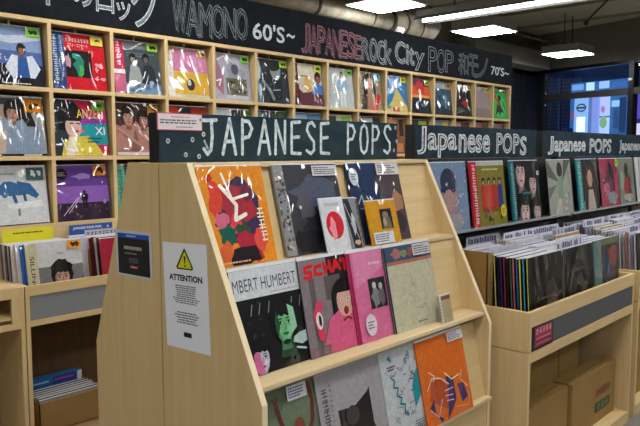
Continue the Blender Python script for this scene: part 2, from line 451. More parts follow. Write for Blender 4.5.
# ------------------------------------------------------------------ ceiling fittings
LW = 26.0
em = plain('FFFFFF', .5, 0, 0, LW); em2 = plain('FFFDF8', .5, 0, 0, LW)
BODY = plain('8F908C', .5); DARK = plain('2A2A28', .6)
def panel_light(x, y, z=3.0, w=.58, d=.6):
    o = empty('ceiling_light', (x, y, z))
    MB().box(0, 0, .012, w, d, .12, BODY).build('housing', o)
    MB().box(-.015, -.015, 0, w+.015, d+.015, .012, plain('D8D8D4', .4)).build('frame', o)
    MB().box(.01, .01, -.006, w-.01, d-.01, 0, em).build('diffuser', o)
    b = MB().tube((w*.25, d/2, .12), (w*.25, d/2, CEIL-z), .008, DARK, 6).tube((w*.75, d/2, .12), (w*.75, d/2, CEIL-z), .008, DARK, 6)
    b.box(w*.15, d/2-.05, .12, w*.85, d/2+.05, .15, DARK); b.build('hanger', o)
    return o
LP = [(5.46, 4.12, 'square white ceiling light panel nearest above the pale duct'), (7.56, 4.17, 'square white ceiling light panel hanging below the long tube lamp'),
      (10.28, 4.24, 'square white ceiling light panel farthest back, near the windows')]
for x, y, l in LP: tag(panel_light(x, y), l, 'ceiling light')
for i, (x, y) in enumerate([(-1.2, .2), (-1.2, 2.6), (.8, -1.8), (1.2, .2), (3.6, -1.6), (1.9, 2.4), (4.4, 2.1), (4.2, .2), (7.4, 1.2), (9.4, 1.4), (-1.2, -2.6), (6.2, -1.0)]):  # extra panels out of view, added to brighten the interior
    tag(panel_light(x, y, 3.05), 'square white ceiling light panel in the part of the shop nearest the viewer', 'ceiling light', 'ceiling panels over the front of the shop')
t = empty('tube_lamp', (6.72, 1.2, 3.0), 'long thin tube lamp in a grey channel crossing the ceiling', 'tube lamp')
MB().box(-.1, 0, .03, .1, 3.45, .10, plain('9A9A96', .5)).prism_y([(-.1, .03), (-.16, -.01), (-.155, -.015), (-.09, .03)], 0, 3.45, BODY).prism_y([(.1, .03), (.16, -.01), (.155, -.015), (.09, .03)], 0, 3.45, BODY).build('channel', t)
MB().tube((0, .02, 0), (0, 3.42, 0), .02, plain('FFFFFF', .5, 0, 0, 18), 10).build('tube', t, smooth=True)
MB().tube((0, .4, .1), (0, .4, .6), .008, DARK, 6).tube((0, 3, .1), (0, 3, .6), .008, DARK, 6).build('hanger', t)
# duct
DU = noisy('8F8775', 'C6BEAA', 9, .6, 'wrapped_duct')
pts = []; rs = []
q = random.Random(4)
for i in range(64):
    x = -1.5 + i*.14; pts.append((x, 4.95, 3.0+.006*math.sin(i))); rs.append(.105 + (.012 if i % 9 == 0 else 0) + q.uniform(-.003, .003) + (.05*math.exp(-((x-6.85)/.35)**2)))
pts += [(7.45, 5.0, 3.06), (7.5, 5.15, 3.2), (7.5, 5.3, 3.45)]; rs += [.13, .12, .12]
dct = MB().path(pts, rs, DU, 16); d = dct.build('air_duct', None, smooth=True)
tag(d, 'pale wrapped round air duct running above the wall chalkboard', 'duct')
for x in (5.2, 6.1, 6.45, 6.7, 7.0): MB().tube((x, 4.95, 3.0), (x+.03, 4.95, 3.0), .118 if x < 6.4 else .15, plain('4E483A', .8), 16).build('clamp_band', d)
for x in (.5, 3.2, 5.9): MB().tube((x, 4.95, 3.0), (x, 4.95, CEIL), .008, DARK, 6).build('hanger', d)
s = empty('spotlight', (6.35, 4.72, 2.85), 'small white clip spotlight shining below the duct bend', 'spotlight')
MB().tube((0, 0, .02), (.05, -.03, .0), .03, plain('D8D8D4', .4), 12, .045).build('shade', s)
MB().tube((.05, -.03, 0), (.056, -.034, -.002), .038, em, 12).build('bulb', s)
# pipes, conduits on the ceiling at the right
for k, (x0, y0, x1, y1, z, r, c, l) in enumerate(((8.6, 2.2, 11.4, 2.2, 2.98, .02, 'A8A69C', 'thin pale pipe hanging at right, in front of the end window'),
        (9.3, 4.8, 12, 4.8, 3.2, .018, '55524A', 'thin dark conduit along the pale soffit'), (7.2, 3.9, 7.2, -2, 3.42, .03, '6A675E', 'brown-grey conduit under the dark ceiling beside the tube lamp'))):
    tag(MB().tube((x0, y0, z), (x1, y1, z), r, plain(c, .5), 10).build('ceiling_pipe', smooth=True), l, 'pipe')
for x, y, l in ((8.9, 3.6, 'slanting dark hanger rod between the two rear light panels'), (10.4, 3.1, 'slanting dark hanger rod above the farthest light panel')):
    tag(MB().tube((x, y, 3.15), (x+.5, y-.2, CEIL), .012, DARK, 6).tube((x, y, 3.13), (x+.08, y+.02, 3.17), .03, DARK, 8).build('hanger_rod'), l, 'rod')

# ------------------------------------------------------------------ wall shelf
SX0, SP, SY, SD = 1.694, .362, 3.516, .30
ZR = [2.174, 1.818, 1.459, 1.101]
K0, K1 = -2, 14
sh = empty('record_shelf', (SX0+SP*6, SY, 0), 'pale wooden cubbyhole shelf of face-out records along the wall', 'shelf')
def L(o): return (o[0]-(SX0+SP*6), o[1]-SY, o[2])
off = Vector((-(SX0+SP*6), -SY, 0))
def sbox(mb, x0, y0, z0, x1, y1, z1, m): return mb.box(x0+off.x, y0+off.y, z0, x1+off.x, y1+off.y, z1, m)
xa, xb = SX0+SP*K0-.012, SX0+SP*K1+.012
for z in ZR:
    mb = MB(); sbox(mb, xa, SY, z-.011, xb, SY+SD, z+.011, WOODX); mb.build('shelf_board', sh, bevel=.0012)
for k in range(K0, K1+1):
    mb = MB(); sbox(mb, SX0+SP*k-.011, SY+.0004, ZR[3]-.01, SX0+SP*k+.011, SY+SD, ZR[0]+.01, WOOD); mb.build('upright', sh, bevel=.0012)
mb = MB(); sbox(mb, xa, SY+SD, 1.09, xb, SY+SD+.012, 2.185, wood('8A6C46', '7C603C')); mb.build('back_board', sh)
for k in range(K0, K1):
    mb = MB(); x = SX0+SP*(k+.5); sbox(mb, x-.004, SY+.066, ZR[0]-.07, x+.004, SY+.08, ZR[0]-.011, plain('E4E0D0', .5)); mb.build('hanging_peg', sh)
# base panels under the shelf
mb = MB(); sbox(mb, xa, SY, 0, xb, SY+SD, 1.09, WOODX); mb.build('base_panel', sh)
# chalkboard fascia above
fb = empty('wall_chalkboard', (xa, SY, 2.186), 'long black chalkboard with Japanese and English chalk lettering above wall shelf', 'chalkboard')
BW = xb-xa
MB().box(0, 0, 0, BW, .04, .312, board_mat('101318', '181C22')).build('board', fb)
def F2(x): return x-xa
def board_text(name, txt, x0, z0, x1, z1, c, wd, solid=False):
    f = Face(1, 1, -.0006, chalk)
    if solid: f.t(txt, F2(x0), z0-2.186, F2(x1), z1-2.186, c, bold=.015)
    else: f.out(txt, F2(x0), z0-2.186, F2(x1), z1-2.186, c, wd)
    f.build(name, fb)
for ch, x0, z0, x1, z1, w_ in (('日', 1.27, 2.285, 1.50, 2.49, .012), ('本', 1.585, 2.255, 1.80, 2.49, .012), ('の', 1.82, 2.275, 1.955, 2.49, .012), ('ロ', 1.965, 2.265, 2.075, 2.44, .014), ('ッ', 2.09, 2.235, 2.18, 2.34, .02), ('ク', 2.185, 2.21, 2.36, 2.49, .012)):
    board_text('chalk_lettering', ch, x0, z0, x1, z1, 'DDE3E6', w_*.55)
    board_text('chalk_lettering', ch, x0, z0, x1, z1, '6C757B', .001, True)
def chalk_word(word, x0, x1, z0, z1, c, wd=.010, dbl=True, jit=.012):
    n = len(word); st = (x1-x0)/n; q = random.Random(len(word)+int(x0*10))
    for i, ch in enumerate(word):
        if ch == ' ': continue
        a = z0+q.uniform(-jit, jit); b = z1+q.uniform(-jit, jit); e = st*(1.0 if ch != 'i' else .4)
        board_text('chalk_lettering', ch, x0+i*st, a, x0+i*st+e, b, c, wd)
        if dbl: board_text('chalk_lettering', ch, x0+i*st+.012, a-.010, x0+i*st+e+.010, b-.010, c, wd*.7)
chalk_word('WAMONO', 2.465, 3.06, 2.225, 2.425, '7C868A')
board_text('chalk_lettering', "60'S", 3.11, 2.25, 3.41, 2.365, 'D8DEE0', .03, True)
board_text('chalk_lettering', '~', 3.43, 2.295, 3.51, 2.325, 'D8DEE0', .03, True)
chalk_word('JAPANESE', 3.575, 4.255, 2.225, 2.415, 'B07C8C')
chalk_word('Rock', 4.26, 4.655, 2.22, 2.40, '9AA2A6')
board_text('chalk_lettering', 'Cit', 4.70, 2.245, 4.98, 2.425, 'A8B0B4', .014)
board_text('chalk_lettering', 'Cit', 4.712, 2.235, 4.992, 2.415, 'A8B0B4', .010)
board_text('chalk_lettering', 'y', 4.99, 2.20, 5.14, 2.36, 'A8B0B4', .014)
chalk_word('POP', 5.20, 5.62, 2.215, 2.42, '8C9498', .012, False)
chalk_word('和モノ', 5.70, 6.26, 2.23, 2.43, '747C80', .012)
board_text('chalk_lettering', "70'S~", 6.33, 2.27, 6.71, 2.36, 'D0D6D8', .03, True)

# ---- records face-out on the wall shelf
G, O_, Yl = '8FD14A', 'E0A040', 'E6D860'
def stick(c, ink='1C2A10'): return (.74, .84, .97, .985, c, ink)
def wall_rec(k, r, label, base, art, obi=None, st=None, dx=0, stickers=None):
    z = ZR[r+1]+.0115
    return record('record_sleeve', label, (SX0+SP*k+.022+dx, SY+.018, z), .313, .308, base, art, 7.5, obi, st, stickers, group='face-out records on the wall shelf')
def a_blue(f):
    f.r(0, .55, 1, 1, '8FA6CC').r(0, .35, 1, .58, '5673AC').r(0, 0, 1, .36, '151A2C'); f.poly([(0, .75), (.5, .7), (1, .8), (1, .9), (.4, .82), (0, .86)], 'C8D2E4'); f.du = .15
    f.poly([(.36, .1), (.66, .1), (.7, .48), (.34, .48)], '2A62A4'); f.poly([(.22, .3), (.34, .52), (.44, .5), (.4, .12), (.32, .14)], 'DCE4F0'); f.poly([(.8, .3), (.68, .52), (.58, .5), (.62, .12), (.7, .14)], 'DCE4F0')
    f.r(.34, .04, .68, .14, '0C0E14').head(.5, .6, .085, 'A87860', '14121A'); f.du = .12; f.poly([(.05, .5), (.13, .58), (.21, .5), (.13, .42)], 'C03038'); f.du = 0; f.lines(.3, .02, .8, .05, 1, 'E8ECF4')
wall_rec(-1, 0, 'record sleeve with man in white jacket and blue tie against blue sky', '223058', a_blue, st=stick(G))
def a_red(f):
    f.r(.25, .22, .74, .7, '151014'); f.blob(.5, .45, .1, .18, '2A8878', 3); f.blob(.44, .6, .05, .06, '30A890', 4); f.blob(.53, .33, .04, .1, '54B060', 5); f.blob(.3, .5, .05, .12, 'C8A8B0', 9)
    f.glyphs(.27, .84, .72, .92, 8, 'F0D0D0', 3, .008); f.t('ラスト・コンサート', .3, .76, .68, .82, 'F0D0D0'); f.spots(.76, .2, .95, .5, 6, .04, ['F0A0A8', 'FFC8CC'], 2)
wall_rec(0, 0, 'red record sleeve with blue lettered obi and dark square picture', 'D0122E', a_red, (.24, '2A4E84', lambda g: (g.glyphs(.01, .12, .12, .95, 7, 'D8E4F0', 2, .012, True), g.glyphs(.13, .2, .22, .95, 8, 'A8C4E0', 3, .01, True))), (.74, .82, .97, .98, Yl, '2A2810'))
def a_duo(f):
    f.r(0, .86, 1, 1, '85888E').r(.05, .2, 1, .86, '4C565C').r(0, 0, 1, .2, '7C98B0').lines(.3, .7, .95, .8, 2, '6E7A80').head(.42, .66, .08, 'A89C94', '1C2024').head(.7, .68, .08, '706C68', '14181C')
    f.poly([(.28, .18), (.62, .18), (.54, .5), (.46, .56), (.36, .54)], 'A4A8A4').poly([(.56, .2), (.92, .2), (.86, .5), (.76, .58), (.64, .54)], '2C3840').spots(.3, .05, .9, .2, 8, .05, ['A8C0D0', '5C7C98'], 4)
wall_rec(1, 0, 'grey record sleeve with two seated people and pink obi at left', '5A6268', a_duo, (.23, 'C8305A', lambda g: (g.glyphs(.06, .5, .18, .98, 4, 'F0D0DC', 5, .014, True), g.r(0, .36, .23, .44, 'F0DCE4'), g.r(0, .0, .23, .34, 'CC7090'))), stick('9CCC3C'))
def a_pinky(f):
    f.r(.16, .52, 1, .97, 'CC88AC').r(.16, .06, 1, .52, 'D8B048').r(0, 0, 1, .06, 'C8C4A8')
    for v in (.86, .78, .7, .62): f.e(.56, v, .012, .018, '3A2838', n=8)
    f.e(.55, .26, .1, .12, '3A3C3C').e(.52, .3, .045, .06, 'C8C8C4').st([(.86, .08), (.88, .2)], .02, 'F0E8D0')
wall_rec(2, 0, 'pink and mustard record sleeve with tiny round photo and pale obi', 'D0B070', a_pinky, (.15, 'D8D2C8', lambda g: (g.glyphs(.04, .6, .11, .9, 3, '9C9488', 6, .01, True), g.r(0, .93, .15, .985, 'D0B030'))), stick('D89838'))
def a_leo(f):
    f.poly([(0, .3), (.22, .1), (.25, .5), (.1, .9), (0, .95)], 'A87888').blob(.58, .56, .22, .24, '9CA0AC', 2).e(.58, .68, .1, .12, '5A5C6C').r(.32, .12, .88, .48, '6E6858').spots(.34, .14, .86, .46, 40, .028, ['2E2A24', 'A8A080', '8C8468'], 8)
    f.st([(.06, .4), (.18, .44), (.12, .3)], .03, 'F0F0F4').st([(.12, .85), (.3, .95), (.4, .8)], .03, 'F4F4F8').r(.3, .04, .9, .1, 'C8C4CC')
wall_rec(3, 0, 'pale lilac record sleeve with grey figure above a mottled square', 'B4B0BC', a_leo, st=stick(G))
def a_grey(f):
    f.r(0, 0, .16, 1, '5A7C94').blob(.5, .5, .34, .44, '1A2228', 3).e(.62, .74, .16, .2, '96A0A4').e(.55, .86, .22, .12, '182026').st([(.2, .5), (.4, .3), (.5, .1)], .08, '7A868A').st([(.5, .3), (.72, .32)], .02, 'B8C4C8').blob(.1, .7, .06, .2, 'D0DCE4', 5).blob(.1, .3, .05, .16, 'A8C4D8', 6)
wall_rec(4, 0, 'dark grey-blue record sleeve with close-up of tilted face', '2E3A42', a_grey, st=stick('A8D838'))
def a_cream(f):
    f.r(.18, .35, 1, .97, 'D8D0B8').e(.5, .5, .16, .2, 'D8B878').poly([(.18, .0), (1, .0), (1, .3), (.7, .36), (.3, .3), (.18, .4)], '6A3448').head(.85, .68, .12, 'A86858', '201818').poly([(.6, .3), (1, .28), (1, .5), (.8, .56), (.66, .46)], '5A84C0').lines(.25, .68, .55, .74, 1, '9C7050')
wall_rec(5, 0, 'cream and maroon record sleeve with woman in blue and dark obi', 'C8C0A8', a_cream, (.17, '4A2028', lambda g: g.glyphs(.03, .2, .14, .9, 6, 'B04050', 7, .012, True)), stick('E0E050'))
def a_lady(f):
    f.person(.58, .04, .84, 'C8A088', '3A2820', '9CB8D0', 'DCE4E4', 1); f.e(.58, .84, .06, .1, '3A2820'); f.e(.58, .83, .035, .06, 'C8A088'); f.lines(.16, .56, .36, .61, 1, 'A0A8A8')
wall_rec(6, 0, 'pale grey record sleeve with standing woman in light blue blouse', 'BEC6C6', a_lady, st=stick('98CC60'))
def a_rocker(f):
    f.r(0, .0, 1, .97, 'A09478'); [f.r(0, v, 1, v+.02, '84785E') for v in (.15, .35, .55, .75)]
    f.e(.5, .78, .24, .2, '1C1614').r(.26, .3, .42, .8, '1C1614').r(.62, .35, .76, .8, '1C1614').e(.52, .66, .14, .2, 'C0947C').poly([(.3, 0), (.8, 0), (.7, .42), (.36, .42)], 'B08870').poly([(.1, 0), (.34, 0), (.4, .36), (.2, .4)], '4A4238').spots(.12, .02, .34, .36, 8, .03, ['8A7C5C'], 3)
    f.poly([(.58, .0), (.76, .0), (.96, .4), (.84, .46)], 'D81C30').lines(.66, .14, .86, .2, 1, 'F8D0D4'); [f.e(u, .68, .02, .02, '181010', n=8) for u in (.46, .58)]
wall_rec(7, 0, 'beige record sleeve with long-haired singer and red diagonal banner', 'A89C80', a_rocker, st=(.72, .8, .97, .98, '88BCD8', '1A2A38'))
def a_pyr(f):
    f.r(0, .4, 1, 1, '2C7CB8').poly([(0, .06), (.3, .3), (.55, .68), (1, .12), (1, 0), (0, 0)], 'D0BC70').poly([(.1, .5), (.3, .62), (.55, .72), (.4, .5)], '98B0B0').r(.3, .0, .6, .12, 'B8604C').blob(.15, .12, .12, .06, '70A0A8', 4).e(.45, .1, .05, .06, 'E8E0C0')
wall_rec(8, 0, 'blue record sleeve with yellow pyramid and small red boat', '3A80B0', a_pyr, st=stick('D0E038'))
def a_sun(f):
    f.r(0, .5, 1, .8, 'E0603C').r(0, .46, 1, .54, 'F0A050').r(0, .8, 1, 1, '7A3850').blob(.5, .78, .24, .2, 'C84048', 3).e(.5, .64, .07, .08, 'FFD8A8').r(0, 0, 1, .44, '1C2430').st([(.25, .25), (.4, .35), (.35, .15)], .025, 'B8C8D8').lines(.5, .2, .85, .3, 2, '8A9CB0')
wall_rec(9, 0, 'record sleeve with fiery red sunset over a dark lower half', '202838', a_sun, st=stick('A4D048'))
def a_steel(f):
    f.r(0, .8, 1, .97, 'A8B4BC').r(0, .0, 1, .25, '1C3448').blob(.5, .5, .3, .2, '3E6888', 2).r(.3, .1, .42, .6, '28445C').r(.6, .2, .7, .6, '6C8CA0').e(.58, .55, .04, .05, 'E0ECF4')
wall_rec(10, 0, 'steel blue record sleeve of blurred night street', '35566E', a_steel, st=stick('E09840'))
def a_dark(f):
    f.r(0, .85, 1, .97, '5C686C').r(.15, .6, .25, .9, '3C484C').blob(.62, .42, .2, .1, 'B02838', 3).blob(.35, .2, .2, .1, '4A5C64', 4).st([(.1, .1), (.9, .25)], .02, '7C8C90').blob(.7, .2, .15, .1, '303C44', 5)
wall_rec(11, 0, 'near-black record sleeve with small red splash', '171C20', a_dark, st=stick('C8D048'))
wall_rec(12, 0, 'plain dusty mauve record sleeve', 'A89898', lambda f: (f.r(0, 0, 1, .3, '988888'), f.lines(.2, .5, .7, .54, 1, 'B8A8A8')), st=stick('D8D058'))
def a_green(f):
    f.e(.5, .45, .45, .42, '35C468').poly([(.2, .1), (.35, .5), (.5, .7), (.6, .45), (.8, .2), (.6, .25), (.5, .1), (.4, .25)], '0E2018').poly([(.1, .9), (.2, .95), (.55, .5), (.45, .45)], 'C83828').e(.55, .72, .1, .1, '102818').st([(.75, .6), (.9, .3)], .05, '102818')
wall_rec(13, 0, 'bright green record sleeve with black figure and red streak, last in the top row', '28A858', a_green, st=stick('8CC850'))
# second row
def a_shirt(f):
    f.r(0, 0, 1, 1, 'A4A8A4').r(0, .05, .5, .42, 'C8B4A0').r(0, .86, 1, .97, '4A4C4C'); f.du = .1
    f.poly([(.2, .0), (.84, .0), (.88, .35), (.8, .52), (.62, .6), (.42, .6), (.28, .5)], '94A4B8')
    for i in range(11): f.st([(.3+i*.05, .03), (.36+i*.038, .52)], .006, '74869C'); f.k -= 1.5
    f.k += 6; f.poly([(-.1, .40), (.3, .44), (.4, .58), (-.1, .58)], '9CACC0').st([(.08, .56), (.2, .74), (.3, .74)], .07, 'C09480'); f.blob(.42, .76, .17, .17, '1A1614', 5, 22, .08).poly([(.4, .86), (.56, .9), (.68, .7), (.76, .5), (.6, .5), (.52, .66)], '1A1614').head(.37, .72, .15, 'C09480', '1A1614'); f.du = 0
    f.r(0, 0, 1, .035, '2A2420').r(.6, 0, .9, .03, 'D8D0C0')
wall_rec(-1, 1, 'record sleeve with thoughtful woman in striped shirt, head on hand', '9A9C98', a_shirt, st=(.66, .74, .97, .96, 'D88C20', '2A2010'))
def a_anzen(f):
    f.r(.12, .0, 1, 1, 'C82858').r(.4, .55, 1, .82, 'B83888').r(.4, .2, 1, .58, '28A0A8').r(.0, .0, .25, 1, '2C4048').blob(.3, .7, .26, .28, '141018', 3, 16, .2).e(.36, .52, .15, .2, 'D8B8B0').poly([(.2, .62), (.5, .62), (.52, .78), (.2, .82)], '181420')
    f.poly([(.1, 0), (.9, 0), (.8, .16), (.62, .36), (.42, .34), (.3, .26), (.18, .3)], 'D8C850').poly([(.18, .0), (.34, .0), (.42, .34), (.26, .34)], 'E8E0C0').st([(.3, .58), (.36, .58)], .02, '100C10').st([(.42, .58), (.48, .57)], .02, '100C10').e(.42, .44, .035, .02, 'C83040').e(.52, .44, .04, .03, 'E87088')
    f.t('ANZEN', .44, .68, .93, .84, 'E8D040', bold=.0).t('CHITAI', .5, .55, .94, .67, '2858B8').t('XI', .76, .38, .95, .52, 'E8ECF0'); f.lines(.6, .22, .9, .34, 2, '145860'); f.st([(.12, .3), (.2, .12), (.4, .08), (.3, .3)], .025, 'F4F4F0')
wall_rec(0, 1, 'pop art record sleeve, black-haired face in yellow jacket, magenta and teal', 'B03060', a_anzen, st=(.72, .82, .97, .98, '6CA830', '1C2A10'))
def a_couple(f):
    f.r(0, .5, 1, 1, '5A3C34').poly([(0, .0), (1, .0), (.92, .3), (.7, .6), (.4, .66), (.12, .55), (0, .6)], 'B08478').head(.3, .72, .17, 'B88878', '2A1C1A').head(.62, .68, .15, 'A87868', '20181A').poly([(.3, .1), (.42, .5), (.52, .1)], '8E6458').st([(.5, .45), (.9, .12)], .05, 'C89C8C').st([(.08, .5), (.5, .2)], .05, 'C09284').st([(.62, .4), (.7, .3)], .02, 'F0E4E0').r(0, 0, 1, .06, 'D0C8C4')
wall_rec(1, 1, 'brown-pink record sleeve with two heads leaning together', '8A6258', a_couple, st=(.72, .78, .97, .97, 'C88828', '2A2010'))
row2 = [(2, 'red and black record sleeve with orange top edge, only its top showing', 'A83028', [('0', 0, .3, 'D84838'), ('1', .3, .6, '283040'), ('2', .6, 1, 'B8442C')]), (3, 'white and green record sleeve, only its top showing above chalkboard sign', 'C8CCD0', [('0', 0, .5, 'E0E4E8'), ('1', .5, .8, '38423C'), ('2', .8, 1, '70A038')]),
    (4, 'slate grey record sleeve with green tag, only its top showing', '3C4A54', [('0', .05, .3, '8494A0'), ('1', .6, .9, '4E6C38')]), (5, 'light blue record sleeve, only its top showing above sign', '6A90B8', [('0', .1, .5, '9CB8D0')]),
    (6, 'lime-tagged cream record sleeve, only its top showing', 'C8C8B0', [('0', 0, .4, '404438'), ('1', .6, .95, '90C040')]), (7, 'charcoal record sleeve with pale stripe, only its top showing', '34383C', [('0', .3, .7, 'B8BCBC')]),
    (8, 'orange-brown record sleeve seen in the gap between the chalkboard signs', '8A5C40', [('0', .2, .6, 'C88A50'), ('1', .7, .9, '3A2C28')]), (9, 'dark green record sleeve behind the second chalkboard sign', '2C4438', [('0', .5, .9, 'A0B040')]),
    (10, 'blue-grey record sleeve behind the second chalkboard sign', '8098A8', [('0', .6, .9, 'D8B050')]), (11, 'maroon record sleeve behind the second chalkboard sign', '602830', [('0', .1, .5, 'B09090')]),
    (12, 'chestnut record sleeve, top showing beneath the plain mauve one', '7A4030', [('0', .1, .6, 'A86850')]), (13, 'purple-brown record sleeve, top showing beneath the bright green one', '6A4450', [('0', .3, .8, '986078')])]
for k, l, b, parts in row2:
    def art(f, parts=parts, k=k):
        for _, a, c, h in parts: f.r(a, .3+.1*(k % 3), c, .97, h)
        f.head(.45, .6, .16, 'B89080', '241C1C'); f.r(.2, .05, .8, .3, parts[0][3])
    wall_rec(k, 1, l, b, art)
def a_horse(f):
    f.blob(.35, .62, .26, .12, '4878A8', 3).poly([(.5, .75), (.72, .7), (.86, .5), (.8, .44), (.66, .52), (.5, .5)], '3C70A4').st([(.2, .55), (.14, .4)], .05, '38608C').st([(.42, .55), (.46, .4)], .06, '4474A0').st([(.6, .55), (.62, .42)], .05, '38608C').blob(.08, .62, .05, .06, '505C64', 5)
    f.r(.48, .16, .52, .28, '8A9094').lines(.1, .84, .5, .9, 1, 'A0A8AC').poly([(.55, .8), (.8, .9), (.7, .97), (.5, .9)], 'F8FAFA').poly([(.3, .34), (.9, .42), (.9, .3), (.4, .28)], 'E8ECEE').r(0, 0, 1, .02, '4A4440')
wall_rec(-1, 2, 'silvery white record sleeve with galloping blue shape', 'D4D8DC', a_horse, st=(.66, .76, .95, .97, '4C6C74', 'D8E4E8'))
def a_purple(f):
    f.r(0, .3, 1, .62, '9468B8').r(0, 0, 1, .32, '3A2840').r(0, .62, 1, .95, '6A4898').blob(.5, .8, .18, .05, 'A888C8', 3).person(.52, .2, .34, '30202C', '181018', '241A2C', '181420', 0).spots(.05, .02, .95, .28, 22, .02, ['6C4858', '8A6478', '504058'], 5).st([(.1, .1), (.4, .42)], .012, 'D8C8E8').st([(.2, .14), (.45, .44)], .01, 'D8C8E8').e(.9, .32, .03, .04, 'B090D0')
wall_rec(0, 2, 'purple record sleeve with lone standing figure over dark ground', '7450A0', a_purple, stickers=[(.0, .74, .22, .94, '1C1A20', 'A0A0A0', 'round'), (.70, .8, .97, .98, 'D08C28', '2A2010')])
wall_rec(1, 2, 'record sleeve with mint green obi, mostly behind the wooden display end', '5C4C64', lambda f: f.r(.2, .1, .9, .9, '6C5C78'), (.2, '68B490', lambda g: g.glyphs(.03, .1, .17, .9, 7, '207078', 9, .014, True)))

# ------------------------------------------------------------------ low bins under the wall shelf
CARD = noisy('8A6B35', '967640', 5, .8, 'cardboard')  # tone darkened to put the shade under the bins into the colour
def low_unit(x0, x1, label, grey=True):
    y0, y1 = 3.2, 3.512; o = empty('record_bin', (x0, y0, 0), label, 'record bin', None); w = x1-x0; d = y1-y0
    MB().box(0, 0, 0, .02, d, .853, WOOD).build('side_panel', o); MB().box(w-.02, 0, 0, w, d, .853, WOOD).build('side_panel', o)
    MB().box(.02, 0, .805, w-.02, .018, .853, WOODX).box(.02, 0, .655, w-.02, .018, .683, WOODX).build('front_rail', o)
    if grey: MB().box(.0, .004, .683, w-.02, .014, .805, plain('7C8084', .5)).build('front_panel', o)
    else:
        MB().box(.02, .03, .84, w-.02, d, .853, WOODX).build('top_board', o)
        MB().box(w-.06, 0, .683, w-.02, .02, .805, WOOD).build('divider', o)
    MB().box(.02, .018, .70, w-.02, d, .715, WOODX).build('bin_floor', o)
    MB().box(.02, .02, .0, w-.02, d, .1, WOODX).build('plinth', o)
    MB().box(.02, d-.012, .1, w-.02, d, .70, wood('574229', '4C3820')).build('back_board', o)  # compartment shade put into the board as a darker wood colour
    if not grey: MB().box(.02, d-.012, .715, w-.02, d, .84, wood('574229', '4C3820')).build('back_board', o)
    return o
low_unit(1.377, 2.64, 'low wooden record bin with grey front panel under the wall shelf')
low_unit(.1, 1.372, 'low wooden cabinet with open compartments at the left edge', False)

PAL = ['E8E4EC', 'D8D4E0', 'F0ECE8', 'C8C4D4', 'E0D8D0', 'D0D8E4']
def slim(name, label, loc, base, spine, lean=10, group=None, w=.315, art=None, t=.0055, h=.315, sticker=None, obi=None, rz=0):
    return record(name, label, loc, w, h, base, art, lean, obi, sticker, None, 'record', group, rz, t, spine)
def a_head(f):
    f.r(0, .0, 1, .62, '7C7C80').r(0, .62, 1, 1, 'C8CACC').blob(.60, .50, .17, .15, '14121A', 3, 20, .05).head(.60, .43, .21, 'C09888', '14121A').e(.60, .60, .2, .08, '14121A')
    f.lines(.55, .78, .66, .84, 1, 'A0A0A4')
slim('record_sleeve', 'white and grey record sleeve with cropped face and orange tag, front of bin', (1.43, 3.262, .716), 'C8CACC', 'D8D8CC', 10, art=a_head, w=.292, h=.33, sticker=(.74, .86, .99, .99, 'E0A040', '30240C'), obi=(.19, 'C4BEA4', lambda g: g.t('SILLING', .06, .30, .13, .80, '4A4840', -90)))
tag(slim('record_sleeve', 'record with bright blue spine tucked behind the cropped face record', (1.412, 3.281, .716), '2468B8', '2468B8', 9, h=.324, t=.009), cat='record')
slim('record_sleeve', 'white record with speckled grey spine in the left bin stack', (1.396, 3.298, .716), 'D0D8E4', 'C8D0DC', 9, h=.322, t=.01)
slim('record_sleeve', 'record with orange-yellow top edge behind the cropped face record', (1.40, 3.318, .716), 'E0A850', 'D8B070', 8, h=.325)
for i, c in enumerate(['E0DCE4', '5C5450', 'B4B0B8', '3A3634', '8C847C', 'D4D0DC', '6E665E', 'A09890']):
    slim('record_sleeve', 'grey-toned record standing at the back of the left bin stack', (1.384, 3.336+i*.019, .716), c, c, 6, 'records at the back of the left bin stack', h=.315)
for i, (c, b, l) in enumerate([('C01848', 'A82040', 'magenta'), ('28201E', '302828', 'black'), ('D8D0C0', 'D8D4CC', 'cream'), ('6C2434', '702838', 'maroon'), ('8A2030', '8A2030', 'dark red'), ('A07828', 'B08830', 'mustard')]):
    slim('record_sleeve', l + ' spined record in the bin beside the dark poster', (1.825-.004*i, 3.262+i*.019, .716), b, c, 9, 'coloured spines in the bin left of the dark poster', h=.318+.006*(i % 2))
for i in range(4): slim('record_sleeve', 'pale record standing below the blue section card in the left bin', (1.70+.01*i, 3.375+i*.017, .716), 'C8C8D0', ['B04040', '3C7C8C', 'D8D0C0', '40485C'][i], 5, 'pale records below the blue section card', h=.318+.008*(i % 2))
# section cards in the left bin
def card(label, loc, w, h, face, art=None, name='divider_card', lean=6, group=None):
    r = empty(name, loc, label, 'divider card', group, rx=-math.radians(lean))
    f = Face(w, h, -.003, plain); f.box(0, -.003, 0, w, 0, h, plain(face, .5)); f.build('card', r)
    if art: g = Face(w, h, -.0034, plain); art(g); g.build('lettering', r)
    return r
card('yellow section card with a line of dark print above the left stack', (1.39, 3.47, .716), .262, .385, 'D8D020', lambda g: g.lines(.2, .935, .85, .955, 1, '403C14', .9, 3), lean=0)
card('blue section card lettered in white above the bin', (1.735, 3.455, .716), .255, .383, '1C4A90', lambda g: g.t('JAPANESE INDIES POPS', .08, .925, .74, .97, 'E8F0F8').t('A', .86, .93, .92, .97, 'D8E4F0'), lean=0)
card('grey divider card with black patterned lettering near the magenta spine', (1.80, 3.40, .716), .22, .355, 'A8A8B4', lambda g: g.glyphs(.03, .88, .97, .98, 9, '26262E', 5), lean=2)
